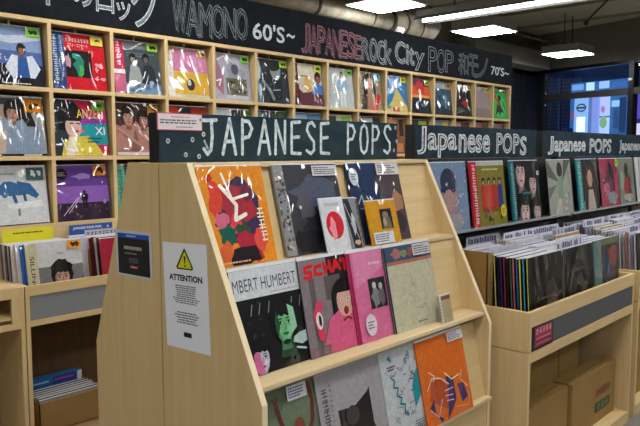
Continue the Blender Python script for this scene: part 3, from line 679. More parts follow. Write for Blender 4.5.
# lower shelf: cardboard box of records, blue-spined box
bx = empty('cardboard_box', (1.43, 3.215, .101), 'cardboard box full of records on the lower left shelf', 'box')
W_, D_, H_ = .36, .26, .155
MB().box(0, 0, 0, W_, .005, H_, CARD).box(0, D_-.005, 0, W_, D_, H_, CARD).box(0, 0, 0, .005, D_, H_, CARD).box(W_-.005, 0, 0, W_, D_, H_, CARD).box(0, 0, 0, W_, D_, .005, CARD).build('body', bx)
for i in range(11):
    c = R.choice(['8C8890', '5C5860', 'A09898', 'B4B0B8', '4C464C', 'A0A884']); 
    slim('record_sleeve', 'record filed upright in the cardboard box on the lower left shelf', (1.438+.003*(i % 3), 3.230+i*.0155, .107), c, c, 2, 'records in the lower left cardboard box', h=.160+.006*(i % 2), w=.315)
rb = MB().box(0, 0, 0, .33, .05, .205, plain('1868A8', .4)); o = empty('box_set', (1.44, 3.435, .101), 'blue box set lying behind the records on the lower left shelf', 'box set')
rb.build('case', o); g = Face(.33, .205, -.0008, plain); g.r(.5, .78, .9, .99, '28388C').r(.92, .76, 1, 1, 'D8DCE0').lines(.1, .85, .46, .93, 1, 'A8D4F0').lines(.54, .86, .88, .93, 1, 'B84878'); g.build('printing', o)

# ------------------------------------------------------------------ central display rack
rack = empty('display_rack', (1.855, 1.83, 0), 'pale wooden double-sided sloping record display rack in the centre', 'display rack')
RX0, RX1 = 1.22, 2.49
def rk(mb, name, **k):
    mb.v = [(x-1.855, y-1.83, z) for x, y, z in mb.v]; return mb.build(name, rack, **k)
front = [(1.8265, 0), (1.8265, 1.461), (1.681, 1.461), (1.354, .796), (1.354, 0)]
back = [(1.8315, 0), (2.25, 0), (2.25, .81), (2.006, 1.461), (1.8315, 1.461)]
WS = wood('D1B686', 'C6AA77')
def side(poly, x0, x1):
    m = MB().prism_x(poly, x0, x1, WS)
    return m
for x0, x1 in ((RX0, RX0+.02), (RX1-.02, RX1)):
    rk(side(front, x0, x1), 'side_panel', bevel=.001); rk(side(back, x0, x1), 'side_panel', bevel=.001)
    rk(MB().prism_x([(1.3535, 0), (1.3535, .7965), (1.6805, 1.4615), (1.682, 1.4605), (1.3548, .7955), (1.3548, 0)], x0, x1, EDGE), 'edge_band')
xi0, xi1 = RX0+.02, RX1-.02
rows = [(1.594, 1.146, 1.530, 15), (1.464, .838, 1.378, 12), (1.353, .492, 1.334, 12.5)]
for yb, zb, yf, ln in rows:
    rk(MB().box(xi0, yf, zb-.014, xi1, yb+.12, zb, EDGE if 0 else wood('DAC59C', 'CFB88C', 0)), 'shelf_board', bevel=.001)
    a = math.radians(ln); p0 = (yb+.012, zb); h = .30/math.cos(a)
    rk(MB().prism_x([(p0[0], zb), (p0[0]+.012, zb), (p0[0]+.012+math.tan(a)*.30, zb+.30), (p0[0]+math.tan(a)*.30, zb+.30)], xi0, xi1, WOODX), 'back_board')
rk(MB().box(xi0, 1.672, 1.447, xi1, 2.0, 1.4605, wood('DAC59C', 'CFB88C', 0)), 'top_board')
rk(MB().box(xi0, 1.356, 0, xi1, 1.37, .476, WOODX), 'kick_board')
rk(MB().prism_x([(2.235, .05), (2.249, .05), (2.249, .81), (2.0, 1.44), (1.985, 1.44), (2.235, .8)], xi0, xi1, WOODX), 'back_board')

# posters on the rack's left side
def side_poster(name, label, y0, z0, w, h, base, art, cat='poster', roll=0):
    # lies on the plane X = 1.22 facing -X; width runs towards -Y
    o = empty(name, (RX0-.0005, y0, z0), label, cat)
    o.rotation_euler = (0, 0, -math.pi/2)
    f = Face(w, h, -.0015, plain); f.box(0, -.0015, 0, w, 0, h, plain(base, .45)); f.build('sheet', o)
    g = Face(w, h, -.0017, plain); art(g); g.build('printing', o); o.rotation_euler = (0, roll, -math.pi/2)
    return o
def a_att(g):
    g.poly([(.50, .95), (.31, .775), (.33, .755), (.68, .755), (.70, .775), (.53, .95)], '20240C').poly([(.515, .925), (.35, .775), (.36, .768), (.65, .768), (.665, .775)], 'D0D010')
    g.poly([(.49, .88), (.54, .88), (.525, .81), (.505, .81)], '20240C').e(.515, .79, .02, .011, '20240C', n=10)
    g.t('ATTENTION', .13, .645, .89, .705, '15151A', bold=.04)
    for u in (.14, .22, .31, .40, .49, .57, .635, .72, .81): pass
    g.lines(.2, .43, .82, .61, 9, '40404A', .45, 5, True).lines(.2, .24, .82, .36, 5, '40404A', .45, 6, True)
    g.r(.42, .12, .60, .165, '14141A')
side_poster('attention_notice', 'white ATTENTION notice with yellow warning triangle on the rack side', 1.798, .884, .222, .330, 'E2E6EC', a_att, 'notice', roll=-.045)
def a_blk(g):
    g.r(.06, .05, .94, .94, '101316').r(.06, .84, .94, .94, '1848B0').lines(.32, .87, .72, .91, 1, 'A8C8F0', .8, 2).lines(.24, .58, .78, .68, 1, 'A8A8A8', .7, 3).lines(.26, .48, .76, .54, 1, '808488', .5, 2).lines(.32, .30, .68, .42, 4, '70747C', .4, 5, True).r(.40, .19, .62, .25, 'A02838').lines(.42, .2, .6, .24, 1, 'E8C0C8', .5)
side_poster('shop_notice', 'black notice with blue header and white border on the rack side', 2.090, 1.075, .218, .155, 'C0C4C4', a_blk, 'notice', roll=-.025)

# chalkboard signs
def stroke_text(f, txt, x0, z0, x1, z1, wd, c):
    S = {'J': [[(0, .93), (.9, .95)], [(.55, .95), (.6, .5), (.5, .12), (.25, 0), (0, .15)]], 'A': [[(0, 0), (.5, 1), (.95, 0)], [(.2, .36), (.8, .36)]], 'P': [[(.1, 0), (.12, 1)], [(.12, .96), (.6, .95), (.85, .75), (.6, .5), (.15, .46)]],
         'N': [[(.05, 0), (.1, 1), (.85, .02), (.88, 1)]], 'E': [[(.85, 1), (.1, .97), (.1, .02), (.9, 0)], [(.1, .5), (.75, .53)]], 'S': [[(.85, .88), (.6, 1), (.25, .95), (.12, .75), (.4, .55), (.78, .38), (.8, .12), (.5, 0), (.1, .1)]],
         'O': [[(.5, 1), (.2, .88), (.08, .5), (.2, .12), (.5, 0), (.8, .12), (.92, .5), (.8, .88), (.5, 1)]]}
    n = len(txt); step = (x1-x0)/(n-.25)
    for i, ch in enumerate(txt):
        if ch == ' ': continue
        for st in S[ch]:
            f.st([(x0+step*i+u*step*.74, z0+v*(z1-z0)) for u, v in st], wd, c)
    return f
SH = .158
def sign(x0, x1, label, art):
    o = empty('chalkboard_sign', (x0, 1.83, 1.4615), label, 'sign')
    MB().box(0, 0, 0, x1-x0, .055, SH, board_mat('22333C', '30424A')).build('board', o, bevel=.001)
    MB().box(-.004, .001, .0, 0, .055, SH, plain('14181C', .5)).build('edge', o)
    f = Face(1, 1, -.0008, chalk); art(f, x0); f.build('chalk_lettering', o)
    return o
def s1(f, x0):
    stroke_text(f, 'JAPANESE POPS', 1.398-x0, .026, 2.425-x0, .146, .0125, 'D0E2EA')
    for x, z in ((1.245, 1.53), (1.34, 1.535), (1.385, 1.553), (1.312, 1.486), (1.365, 1.480), (1.372, 1.60), (2.44, 1.60), (2.43, 1.5), (2.45, 1.54)):
        f.e(x-x0+.01, z-1.4615, .0075, .0085, 'C8D4D8', n=10); f.k += 0; f.e(x-x0+.01, z-1.4615, .0035, .004, '4A5860', n=8)
    f.st([(1.397-x0, .07), (1.41-x0, .045)], .008, 'A8B8C0')
o = sign(1.228, 2.472, 'dark chalkboard sign reading JAPANESE POPS in large capitals', s1)
g = Face(.175, .055, -.004, plain); g.box(0, -.004, 0, .175, -.0015, .055, plain('B84858', .5))
g.k = 3; g.r(.02, .05, .98, .95, 'D8D0D4').lines(.3, .72, .75, .84, 1, 'C07080', .6).lines(.06, .36, .94, .66, 2, '505058', .55, 4).lines(.4, .14, .8, .26, 1, '707078', .5)
pc = g.build('notice_card', o, loc=(-.012, 0, .102))
def s2(x_list):
    def fn(f, x0):
        for txt, a, b, c, d, w, fill in x_list:
            f.out(txt, a-x0, b, c-x0, d, 'E0E8EA', w*1.35)
            if fill: f.t(txt, a-x0, b, c-x0, d, '98A4AA', bold=0)
    return fn
sign(2.611, 3.85, 'dark chalkboard sign with Japanese Pops in outlined letters, middle of the three wide ones', s2([('J', 2.625, .02, 2.70, .152, .02, 0), ('apa', 2.71, .004, 2.97, .122, .02, 0), ('nese', 2.985, .025, 3.30, .122, .02, 0), ('PO', 3.37, .02, 3.55, .135, .02, 0), ('P', 3.56, .02, 3.635, .132, .02, 0), ('S', 3.645, .01, 3.725, .12, .02, 1)]))
sign(3.94, 5.175, 'dark chalkboard sign with Japanese POPS in smaller outlined letters, farther right', s2([('J', 4.01, .012, 4.09, .125, .02, 0), ('apanese', 4.10, .002, 4.59, .10, .022, 0), ('POPS', 4.66, .02, 5.06, .12, .022, 0)]))
sign(5.19, 6.4, 'dark chalkboard sign cut off by the right edge of the picture', s2([('Japanese', 5.22, .015, 5.72, .115, .022, 0), ('POPS', 5.8, .02, 6.2, .115, .035, 0)]))

# ---- records on the central rack
def rack_rec(row, x, w, label, base, art, dy=0, **k):
    yb, zb, yf, ln = rows[row]
    return record('record_sleeve', label, (x, yb+dy, zb+.0005), w, .314, base, art, ln, flap=.010, **k)
def a_orange(f):
    f.blob(.52, .55, .36, .34, '48385C', 3, 18, .15).blob(.55, .6, .26, .24, 'B03848', 4, 16, .25).blob(.2, .66, .1, .16, 'E0503C', 5).blob(.25, .45, .1, .1, 'D87890', 6).blob(.45, .4, .1, .12, 'E05058', 7).blob(.3, .3, .12, .12, '1E6A58', 8).blob(.55, .3, .12, .14, '385848', 9).blob(.62, .18, .22, .14, 'B83048', 10).blob(.5, .08, .24, .1, '2A2028', 11)
    f.blob(.8, .25, .1, .14, 'E86050', 12).e(.16, .88, .05, .05, 'D84028', n=6).blob(.68, .72, .1, .1, '7C3050', 13).blob(.24, .14, .1, .1, 'E07040', 14).st([(.3, .8), (.5, .6), (.45, .45), (.62, .5)], .05, 'F8F0E8').st([(.35, .92), (.45, .66), (.7, .7)], .035, 'FFF8F0').glyphs(.78, .2, .92, .56, 3, 'F8ECD8', 4, .018, True)
    f.lines(.1, .02, .6, .05, 1, 'E8C0A0')
rack_rec(0, 1.243, .262, 'bright orange record sleeve with colourful swirling figure', 'E8982C', a_orange)
def a_slate(f):
    f.r(.14, 0, 1, 1, '484850').blob(.6, .7, .36, .18, '5C6478', 3).blob(.7, .5, .22, .16, '505C80', 4).blob(.55, .3, .25, .18, '34343C', 5).blob(.35, .15, .2, .14, '2A282C', 6).blob(.4, .55, .14, .2, '62626C', 7).e(.32, .52, .02, .02, 'D8DCE0').r(.7, .05, 1, .2, '3A4860')
rack_rec(0, 1.552, .32, 'dark slate record sleeve with mottled silver-patterned obi', '44444A', a_slate, obi=(.14, '9A9A9C', lambda g: g.spots(.01, .02, .13, .98, 50, .02, ['6A6A6E', 'C0C0C2', '4C4C50'], 6)), stickers=[(.58, .86, .99, .98, 'D8D4D8', '50505C', 'card')])
def a_navy(f):
    f.r(0, 0, .56, 1, '1E3C64').r(.54, 0, 1, 1, '5A4E54').blob(.85, .5, .14, .12, 'B88868', 3).blob(.68, .42, .1, .1, 'C89878', 4).st([(.12, .5), (.2, .6), (.24, .42), (.4, .56)], .015, 'A8C4D8').st([(.14, .44), (.4, .42)], .01, '88A8C4').blob(.8, .2, .15, .14, '403840', 5)
rack_rec(0, 1.925, .325, 'navy record sleeve with round white sticker and brown photo half', '2A3C58', a_navy, stickers=[(.02, .72, .18, .94, 'D0D8DC', '607080', 'round'), (.54, .84, .99, .99, 'DCD8D8', '50505C', 'card')])
# small items in front
def small(x, w, h, label, base, art, name='small_record', row=0, y=None, lean=15, t=.005, cat='small record', **k):
    yb, zb, yf, ln = rows[row]
    return record(name, label, (x, y if y else yf+.025, zb+.0005), w, h, base, art, lean, cat=cat, t=t, **k)
small(1.708, .125, .19, 'small white sleeve with a big red circle', 'D8DCE0', lambda f: (f.e(.5, .5, .36, .26, 'D8283C'), f.blob(.4, .45, .14, .2, 'F0A0A8', 3), f.r(.2, .86, .8, .92, 'C0C4C8')), y=1.556)
small(1.83, .08, .185, 'small silver and black sleeve beside the red circle', '8E949A', lambda f: (f.poly([(.1, 1), (.5, 1), (.9, .3), (.9, .0), (.4, 0)], '30343A'), f.blob(.6, .5, .15, .2, 'C8CCD0', 3), f.blob(.7, .12, .2, .06, 'D8B890', 4), f.st([(.2, .9), (.8, .2)], .05, 'B0B8C0')), y=1.563)
def a_br(f):
    for i in range(5):
        for j in range(8): f.r(.08+i*.17, .05+j*.12, .18+i*.17, .11+j*.12, '3A2820')
small(1.862, .075, .18, 'small brown checkered case left of the yellow sleeve', '8A6248', a_br, y=1.578, name='cassette_case', cat='cassette')
def a_yel(f):
    f.r(.42, .34, .82, .8, '2A2620').e(.6, .66, .1, .08, '8C8070').poly([(.46, .34), (.78, .34), (.72, .62), (.5, .6)], '7C705C').e(.55, .5, .06, .1, 'B0A48C')
small(1.955, .182, .168, 'small yellow sleeve with dark square photo and white price card', 'D8A020', a_yel, y=1.558, stickers=[(.06, .02, .72, .28, 'DDE0E4', '606470', 'card')])
# row two
def a_hh(f):
    f.r(0, .72, 1, 1, 'D4D8DC').t('MBERT HUMBERT', .03, .79, .85, .91, '5A5E66', bold=.0).lines(.5, .74, .9, .76, 1, 'A8ACB0')
    f.spots(.05, .1, .95, .68, 18, .03, ['24262C', '2C2E36', '343840'], 4)
    for u in (.2, .3, .42, .5, .62, .72, .84): f.st([(u, .56), (u+.03, .66)], .01, '98A0A4')
    f.poly([(.5, .1), (.72, .08), (.68, .3), (.54, .3)], '28503A').head(.6, .42, .19, '7CC08C', '16181C', 0, '2C7048').poly([(.60, .25), (.76, .36), (.74, .56), (.66, .6), (.68, .4)], '9CD4B0').poly([(.5, .3), (.47, .44), (.5, .56), (.54, .42)], '2C5C40')
    f.poly([(.68, .22), (.8, .18), (.94, .22), (.98, .26), (.86, .27), (.9, .31), (.78, .3), (.7, .27)], 'B8CCC8').st([(.72, .16), (.84, .13)], .02, 'C0D0D0').e(.6, .24, .05, .025, '183A28')
    f.head(.25, .15, .15, 'C8C4D8', '121318', 0, 'C02860').poly([(.14, .06), (.2, .0), (.26, .02), (.24, .12), (.2, .24), (.15, .2)], 'D878A8').r(.1, .22, .4, .32, '121318')
rack_rec(1, 1.243, .315, 'black record sleeve with green and pink faces below white name band', '17181C', a_hh)
def a_scr(f):
    f.r(0, 0, .42, 1, '8C8488').r(.42, 0, 1, 1, '2A2428').r(.35, .55, .6, .8, '6A6064').r(0, 0, 1, .1, '907078').r(.12, 0, .2, .8, '6C6468')
    for pts in ([(.2, .93), (.08, .92), (.08, .87), (.18, .86), (.17, .81), (.06, .82)], [(.36, .92), (.26, .91), (.25, .84), (.36, .83)], [(.42, .94), (.43, .83)], [(.52, .95), (.53, .84)], [(.42, .885), (.53, .89)], [(.57, .84), (.63, .95), (.70, .85)], [(.59, .88), (.68, .885)], [(.72, .94), (.86, .94)], [(.79, .94), (.79, .84)]):
        f.st([(a*.86+.02, b) for a, b in pts], .04, 'D81C28')
    f.e(.62, .55, .2, .2, '141014').r(.43, .25, .55, .55, '141014').r(.72, .25, .84, .55, '141014').poly([(.3, .0), (1, .0), (.95, .32), (.75, .42), (.5, .42), (.34, .34)], 'DC6890').e(.62, .5, .13, .17, 'D8B0A0').r(.5, .6, .76, .67, '141014')
    for u in (.57, .67): f.e(u, .52, .025, .02, 'F0E8E8', n=8); f.e(u, .52, .012, .014, '181010', n=8)
    f.e(.62, .40, .04, .045, 'A02030').st([(.2, .2), (.16, .42), (.22, .52)], .1, 'D8486C').e(.19, .36, .05, .09, 'E8E0E0').e(.2, .36, .02, .06, '302028').poly([(.22, .1), (.34, .34), (.44, .3), (.4, .1)], 'DC6890').st([(.56, .3), (.62, .33), (.68, .3)], .025, '903030')
rack_rec(1, 1.519, .315, 'record sleeve with screaming black-haired girl in pink and red brush lettering', '5A5054', a_scr, dy=-.0085)
def a_pk(f):
    f.r(0, 0, .06, 1, 'A82058').r(.06, 0, 1, 1, 'DC78A4').poly([(.1, .6), (.9, .9), (.9, 1), (.1, 1)], 'E090B4').lines(.36, .82, .58, .88, 1, 'F0C0D4').r(.30, .34, .60, .68, '2C2A2C').blob(.40, .48, .07, .11, '8C8C8C', 3).blob(.52, .46, .06, .11, '6C6C6E', 4).e(.40, .6, .035, .04, 'C8C4C0', n=10).e(.51, .58, .035, .04, 'B4B0AC', n=10)
rack_rec(1, 1.745, .315, 'pink record sleeve with small black and white photo and oval sticker', 'D87CA4', a_pk, dy=-.017, spine='A02050', stickers=[(.14, .06, .33, .30, 'E0D4DC', '606068', 'round')])
def a_wh(f):
    f.r(0, .82, 1, 1, '4A6078').r(.0, .78, 1, .82, 'B87468').blob(.25, .91, .1, .06, 'B07878', 3).blob(.42, .9, .08, .05, '8C9870', 4).blob(.56, .9, .06, .05, 'A86868', 5).r(.0, 0, .04, 1, '303848')
    f.st([(.42, .5), (.5, .6), (.56, .5), (.5, .42), (.6, .3)], .006, 'A8A088').st([(.3, .3), (.4, .42), (.5, .36), (.48, .24), (.66, .22)], .006, 'A09880').e(.5, .52, .025, .03, 'B4AC98').st([(.6, .2), (.7, .26), (.76, .16)], .008, '9C947C').lines(.5, .05, .72, .08, 1, '686860')
rack_rec(1, 1.938, .300, 'ivory record sleeve with faint pencil drawing and photo strip on top', 'C8C4AC', a_wh, dy=-.0255, spine='303848', stickers=[(.58, .85, .96, .99, 'D8D4D8', '50505C', 'card')])
small(2.185, .078, .105, 'small beige booklet with brown band at the right end of the shelf', 'B8A888', lambda f: (f.r(.2, .84, .95, .97, '7C5444'), f.r(0, 0, .14, 1, 'D8D8DC'), f.lines(.02, .1, .1, .8, 6, '404048')), row=1, y=1.398, lean=12, name='booklet', cat='booklet')
# row three
def a_arms(f):
    f.r(0, 0, 1, 1, '66745E').blob(.5, .7, .4, .2, '74826A', 3).st([(.24, .84), (.28, .66), (.34, .5), (.44, .42)], .055, '6A3A30').st([(.68, .96), (.71, .8), (.68, .62), (.6, .48), (.54, .42)], .055, '6A3A30').e(.5, .6, .07, .085, '8A5040').poly([(.38, 0), (.64, 0), (.64, .34), (.56, .46), (.44, .46), (.38, .36)], '6A3A30').st([(.24, .84), (.21, .92)], .022, '7A4438').st([(.24, .84), (.26, .93)], .018, '7A4438').st([(.68, .94), (.66, 1.0)], .022, '7A4438')
rack_rec(2, 1.245, .315, 'olive green record sleeve with bronze figure raising both arms', '66745E', a_arms, stickers=[(.38, .86, .64, 1.0, 'D8D8DC', '405C98', 'card')])
def a_grayv(f):
    f.r(0, 0, 1, 1, 'A8A4A8').r(0, 0, 1, .25, 'A88C98').poly([(.27, .36), (.26, .6), (.5, .58), (.72, .68), (.76, .72), (.76, .35), (.84, .1), (.8, 0), (.3, 0), (.36, .2)], '2A2226').e(.46, .5, .1, .1, '504448').st([(.34, .16), (.5, .12), (.75, .16)], .02, 'B8A0A0').glyphs(.05, .2, .15, .86, 7, '605C6C', 8, .012, True).lines(.17, .3, .2, .9, 12, '74707C')
rack_rec(2, 1.484, .325, 'grey and mauve record sleeve with dark spread-cloak silhouette', 'A8A4A8', a_grayv, dy=-.007, spine='8C888C')
def a_com(f):
    q = random.Random(3)
    for i in range(70):
        x = q.uniform(.1, .95); y = q.uniform(.02, .95); f.st([(x, y), (x+q.uniform(-.06, .06), y+q.uniform(-.05, .05)), (x+q.uniform(-.06, .06), y+q.uniform(-.05, .05))], .007, q.choice(['5C646C', '808890', '404850'])); f.k -= 1.8
    f.k += 4
    f.poly([(.5, .3), (.5, .55), (.6, .7), (.78, .78), (.72, .55), (.62, .4)], '1C98A4').poly([(.72, .35), (.86, .4), (.84, .2), (.7, .25)], '2A6C94').poly([(.12, .92), (.2, .86), (.16, .96)], '1C98A4').lines(.1, .78, .26, .84, 2, '303840')
    f.st([(.14, .72), (.2, .66), (.16, .6), (.24, .58), (.2, .5), (.28, .46), (.24, .4), (.32, .38), (.3, .3), (.36, .26)], .02, '1C8C98').lines(.45, .02, .9, .16, 5, '707880')
rack_rec(2, 1.802, .32, 'white record sleeve covered in comic line drawing with teal shapes', 'C4C8CC', a_com, dy=-.006, t=.009, spine='D0D4DA')
def a_or2(f):
    f.r(0, 0, 1, 1, 'DC7420').poly([(.12, .3), (.2, .5), (.42, .52), (.56, .3), (.5, .1), (.3, .2)], 'B85828').poly([(.42, .0), (.52, .3), (.5, .5), (.66, .46), (.66, .2), (.56, .1)], '4C3468').poly([(.72, .36), (.86, .34), (.92, .16), (.78, .12)], '503870').poly([(.1, .22), (.2, .3), (.2, .12), (.34, .04), (.3, 0)], '4A3060')
    f.st([(.1, .42), (.22, .54), (.4, .5), (.54, .4)], .014, 'E8D8C0').st([(.18, .62), (.28, .55), (.24, .5)], .012, 'F0E4D0').st([(.5, .54), (.62, .44), (.8, .46)], .014, 'F0E4D0').st([(.86, .5), (.8, .4), (.94, .28)], .012, 'E8D0A8').st([(.44, .34), (.62, .34)], .01, 'D8C8E0').st([(.44, .28), (.6, .26)], .01, 'D8C8E0').st([(.45, .22), (.6, .2)], .01, 'D8C8E0').st([(.64, .1), (.9, .06), (.96, .2)], .01, 'E8B070').st([(.1, .2), (.24, .08), (.36, .26)], .01, 'D8C8E0')
rack_rec(2, 2.004, .314, 'orange record sleeve with dancing purple-boned figure', 'DC7420', a_or2, dy=-.018, stickers=[(.64, .88, .99, .995, 'D8D8DC', '606470', 'card')])

# ------------------------------------------------------------------ bins with sloping racks to the right
GREYP = plain('4E5254', .5)
def bin_unit(x0, w, label, ledge):
    o = empty('record_bin', (x0, 1.24, 0), label, 'record bin'); D = 1.80-1.24
    for a in (0, w-.02):
        MB().box(a, 0, .663, a+.02, D, .832, WOOD).build('side_panel', o, bevel=.001)
        MB().box(a, .001, 0, a+.02, D, .659, WOOD).build('side_panel', o, bevel=.001)
    MB().box(.02, 0, .768, w-.02, .018, .832, WOODX).box(.02, 0, .617, w-.02, .018, .663, WOODX).build('front_rail', o)
    MB().box(.02, .003, .663, w-.02, .015, .768, GREYP).build('front_panel', o)
    MB().box(.02, .018, .70, w-.02, D, .715, WOODX).build('bin_floor', o)
    MB().box(.02, .0, .0, w-.02, D, .06, WOODX).build('plinth', o)
    MB().box(.0, 1.735-1.24, .84, w, 1.80-1.24, 1.4605, plain('15181A', .6)).build('back_panel', o)
    MB().box(.02, D-.012, .06, w-.02, D, .70, wood('574229', '4C3820')).build('back_board', o)  # darker wood colour stands in for shade below the bin
    m = MB().box(-.09 if ledge == 0 else 0, .385, 1.112, w+.02, .50, 1.124, plain('8C8F90', .4, .3)).box(-.09 if ledge == 0 else 0, .385, 1.112, w+.02, .392, 1.136, plain('9C9F9E', .4, .3))
    m.build('record_ledge', o)
    MB().box(.02, .49, .0+.715, w-.02, .497, 1.112, plain('9A9C9C', .6)).build('back_panel', o)
    return o
U2 = bin_unit(2.60, 1.255, 'wooden record bin and sloping rack right of the central display', 0)
U3 = bin_unit(3.935, 1.25, 'next wooden record bin and rack, farther right at the edge', 1)
U4 = bin_unit(5.25, 1.25, 'last record bin and rack, mostly outside the right edge', 1)
# red shelf label on the grey front
g = Face(.195, .102, -.004, plain); g.box(0, -.004, 0, .195, 0, .102, plain('101214', .5)); g.r(.1, .12, .94, .94, '9C2848').glyphs(.12, .62, .9, .9, 5, 'D8A8B4', 3, .02).lines(.14, .4, .9, .54, 1, 'C08090', .6).r(.1, .33, .94, .36, '601828').lines(.14, .2, .9, .3, 1, 'B87888', .6)
o = g.build('shelf_label', None, loc=(2.629, 1.2425, .664)); tag(o, 'small red and black label on the grey bin front', 'label')

def rack2(x, w, label, base, art, **k):
    return record('record_sleeve', label, (x, 1.665, 1.1245), w, .322, base, art, 7, **k)
def b_snow(f):
    f.r(0, 0, 1, 1, '8098B4').blob(.5, .4, .3, .34, '9C9098', 3).e(.5, .72, .2, .2, '34405C').r(.3, .58, .68, .64, '2A3450').e(.5, .46, .14, .16, 'B89490').blob(.6, .15, .3, .14, 'A8A0A4', 4).blob(.2, .2, .14, .2, '5C6C80', 5).spots(.02, .05, .98, .97, 30, .016, ['C8D4E4', 'B8C8DC'], 6)
rack2(2.508, .325, 'frosty pale blue record sleeve with figure in dark hat', '8098B4', b_snow)
def b_band(f):
    f.r(.2, 0, 1, .94, '8A8430').r(.0, .94, 1, 1, 'C8C8C8').lines(.35, .86, .85, .9, 1, 'D8D8A0').r(.28, .22, .92, .62, 'A84428')
    for u, c in ((.36, 'C83828'), (.52, 'D04830'), (.68, 'B83828'), (.84, '24408C')): f.e(u, .7, .05, .055, '201818').poly([(u-.08, .3), (u+.08, .3), (u+.06, .64), (u-.06, .64)], c).e(u, .68, .03, .035, 'C09880', n=10)
    f.spots(.25, .02, .95, .26, 16, .04, ['6C6828', '54301C', '9C9438'], 5)
rack2(2.865, .335, 'olive record sleeve with group in red uniforms and red obi', '8A8430', b_band, obi=(.17, 'C42840', lambda g: g.glyphs(.02, .05, .15, .96, 8, 'F0C8C8', 2, .014, True)), stickers=[(.78, .12, .96, .32, 'D8C828', '605820', 'round')])
def b_four(f):
    f.r(.15, 0, 1, 1, '14161C').head(.36, .80, .25, 'D0B4B4', '14161C').head(.76, .62, .2, 'C8B0B0', '0E1014').head(.40, .16, .24, 'D0B4B4', '0E1014').head(.82, .14, .19, 'C8B0B0', '0E1014').lines(.34, .42, .72, .5, 1, '3C8C98')
rack2(3.262, .33, 'black record sleeve with four close-up faces and teal obi', '14161C', b_four, obi=(.13, '2C7C84', lambda g: g.glyphs(.01, .05, .12, .95, 9, 'A0D0D4', 4, .01, True)), sticker=(.9, .75, .99, .82, 'D8DCDC', '506060'))
def b_rays(f):
    f.r(0, 0, 1, 1, 'A8A8A0').poly([(0, 1), (.45, .6), (0, .7)], '646C68').poly([(1, 1), (.6, .6), (.7, 1)], '5C6460').poly([(.2, 0), (.5, .5), (.5, 0)], 'C0C0B8').e(.5, .82, .12, .14, '303434').poly([(.36, .3), (.62, .3), (.6, .7), (.42, .7)], '8CA498').poly([(0, .3), (.35, .55), (0, .5)], '70807A').spots(.55, .05, .95, .4, 12, .03, ['888C84', 'C8C8C0'], 3)
rack2(3.71, .32, 'grey-white record sleeve with dark head and radiating beams', 'A8A8A0', b_rays)
def b_girl(f):
    f.r(.2, 0, 1, 1, '2E2C2C').e(.6, .62, .22, .26, '4A3428').r(.4, .2, .8, .6, '4A3428').e(.6, .62, .12, .17, 'C0A090').poly([(.42, .0), (.82, .0), (.72, .4), (.5, .4)], 'B8B0A0').r(.2, .88, 1, 1, '20282C')
rack2(4.115, .33, 'dark record sleeve with long-haired girl in pale coat, turquoise obi', '2E2C2C', b_girl, obi=(.2, '2C9498', lambda g: g.glyphs(.02, .05, .18, .95, 7, '98D8D8', 4, .014, True)))
def b_pink(f):
    f.r(0, 0, 1, 1, 'A83C58').blob(.5, .55, .3, .36, '703048', 3).blob(.35, .35, .16, .2, 'C86C84', 4).blob(.6, .7, .14, .16, '3C2838', 5).blob(.6, .2, .24, .14, '8C98A0', 6).spots(.1, .1, .9, .9, 16, .03, ['D088A0', '582038', '944C60'], 7)
rack2(4.485, .32, 'crimson pink record sleeve with blurred dark figures', 'A83C58', b_pink, stickers=[(.8, .82, 1.0, 1.0, 'A8D030', '405010', 'round')])
def b_red(f):
    f.r(0, 0, 1, 1, '7C8478').blob(.5, .4, .24, .32, '9C3848', 3).e(.5, .74, .14, .16, '2A2C28').blob(.6, .15, .3, .1, 'A8B0A4', 4).blob(.2, .5, .1, .2, '98A494', 5)
rack2(4.82, .30, 'grey-green record sleeve with seated figure in red coat', '7C8478', b_red)
rack2(5.16, .32, 'pale record sleeve at the right picture edge on the far rack', 'B8BABC', lambda f: (f.r(0, 0, .2, 1, 'D8DADC'), f.blob(.6, .5, .2, .3, '5C6064', 3)))
rack2(5.5, .32, 'brown record sleeve beyond the right picture edge', '6C5040', lambda f: f.blob(.5, .5, .3, .3, 'A89078', 3))

# bin records: front covers
def c_dark(f): f.r(0, 0, 1, 1, '141312').blob(.66, .26, .2, .24, '6A5C50', 3).e(.62, .5, .12, .14, '4A3E36').blob(.55, .12, .2, .1, '7C6C5C', 4)
def c_dark2(f): f.r(0, 0, 1, 1, '151618').lines(.2, .62, .75, .70, 1, '4A5048', .6, 3).blob(.3, .4, .16, .2, '3A3C36', 3).blob(.7, .3, .12, .2, '5A564C', 4)
def c_teal(f): f.r(0, 0, .3, 1, '6C8C88').r(.3, .0, 1, 1, '46342C').blob(.55, .6, .2, .24, '24406C', 3).blob(.8, .7, .2, .2, '8C4438', 4).blob(.6, .2, .2, .14, '38586C', 5).r(.3, .9, 1, 1, '6C7C50').st([(.5, .3), (.8, .1)], .02, 'C0A070')
ZB = .716
slim('record_sleeve', 'black record sleeve with seated pale figure, front of the bin', (2.70, 1.290, ZB), '141312', 'C8D048', 4, art=c_dark, h=.325, w=.34)
slim('record_sleeve', 'black record sleeve with faint script, middle of the bin front', (3.066, 1.290, ZB), '151618', '8C8C90', 4, art=c_dark2, h=.325, w=.335)
slim('record_sleeve', 'multicoloured dark record sleeve with teal edge, right end of bin front', (3.425, 1.290, ZB), '46342C', '5C8480', 4, art=c_teal, h=.328, w=.335)
names = ['cyan', 'yellow', 'bright blue', 'pink', 'grey-green', 'black', 'crimson', 'violet', 'dark brown', 'cream-yellow', 'umber', 'orange']
cols = ['2C9CD0', 'D8CC40', '1C70B8', 'C86C80', '5C6C5C', '1C1C20', 'A02850', '3A3080', '241C28', 'C8C070', '503018', 'E08820']
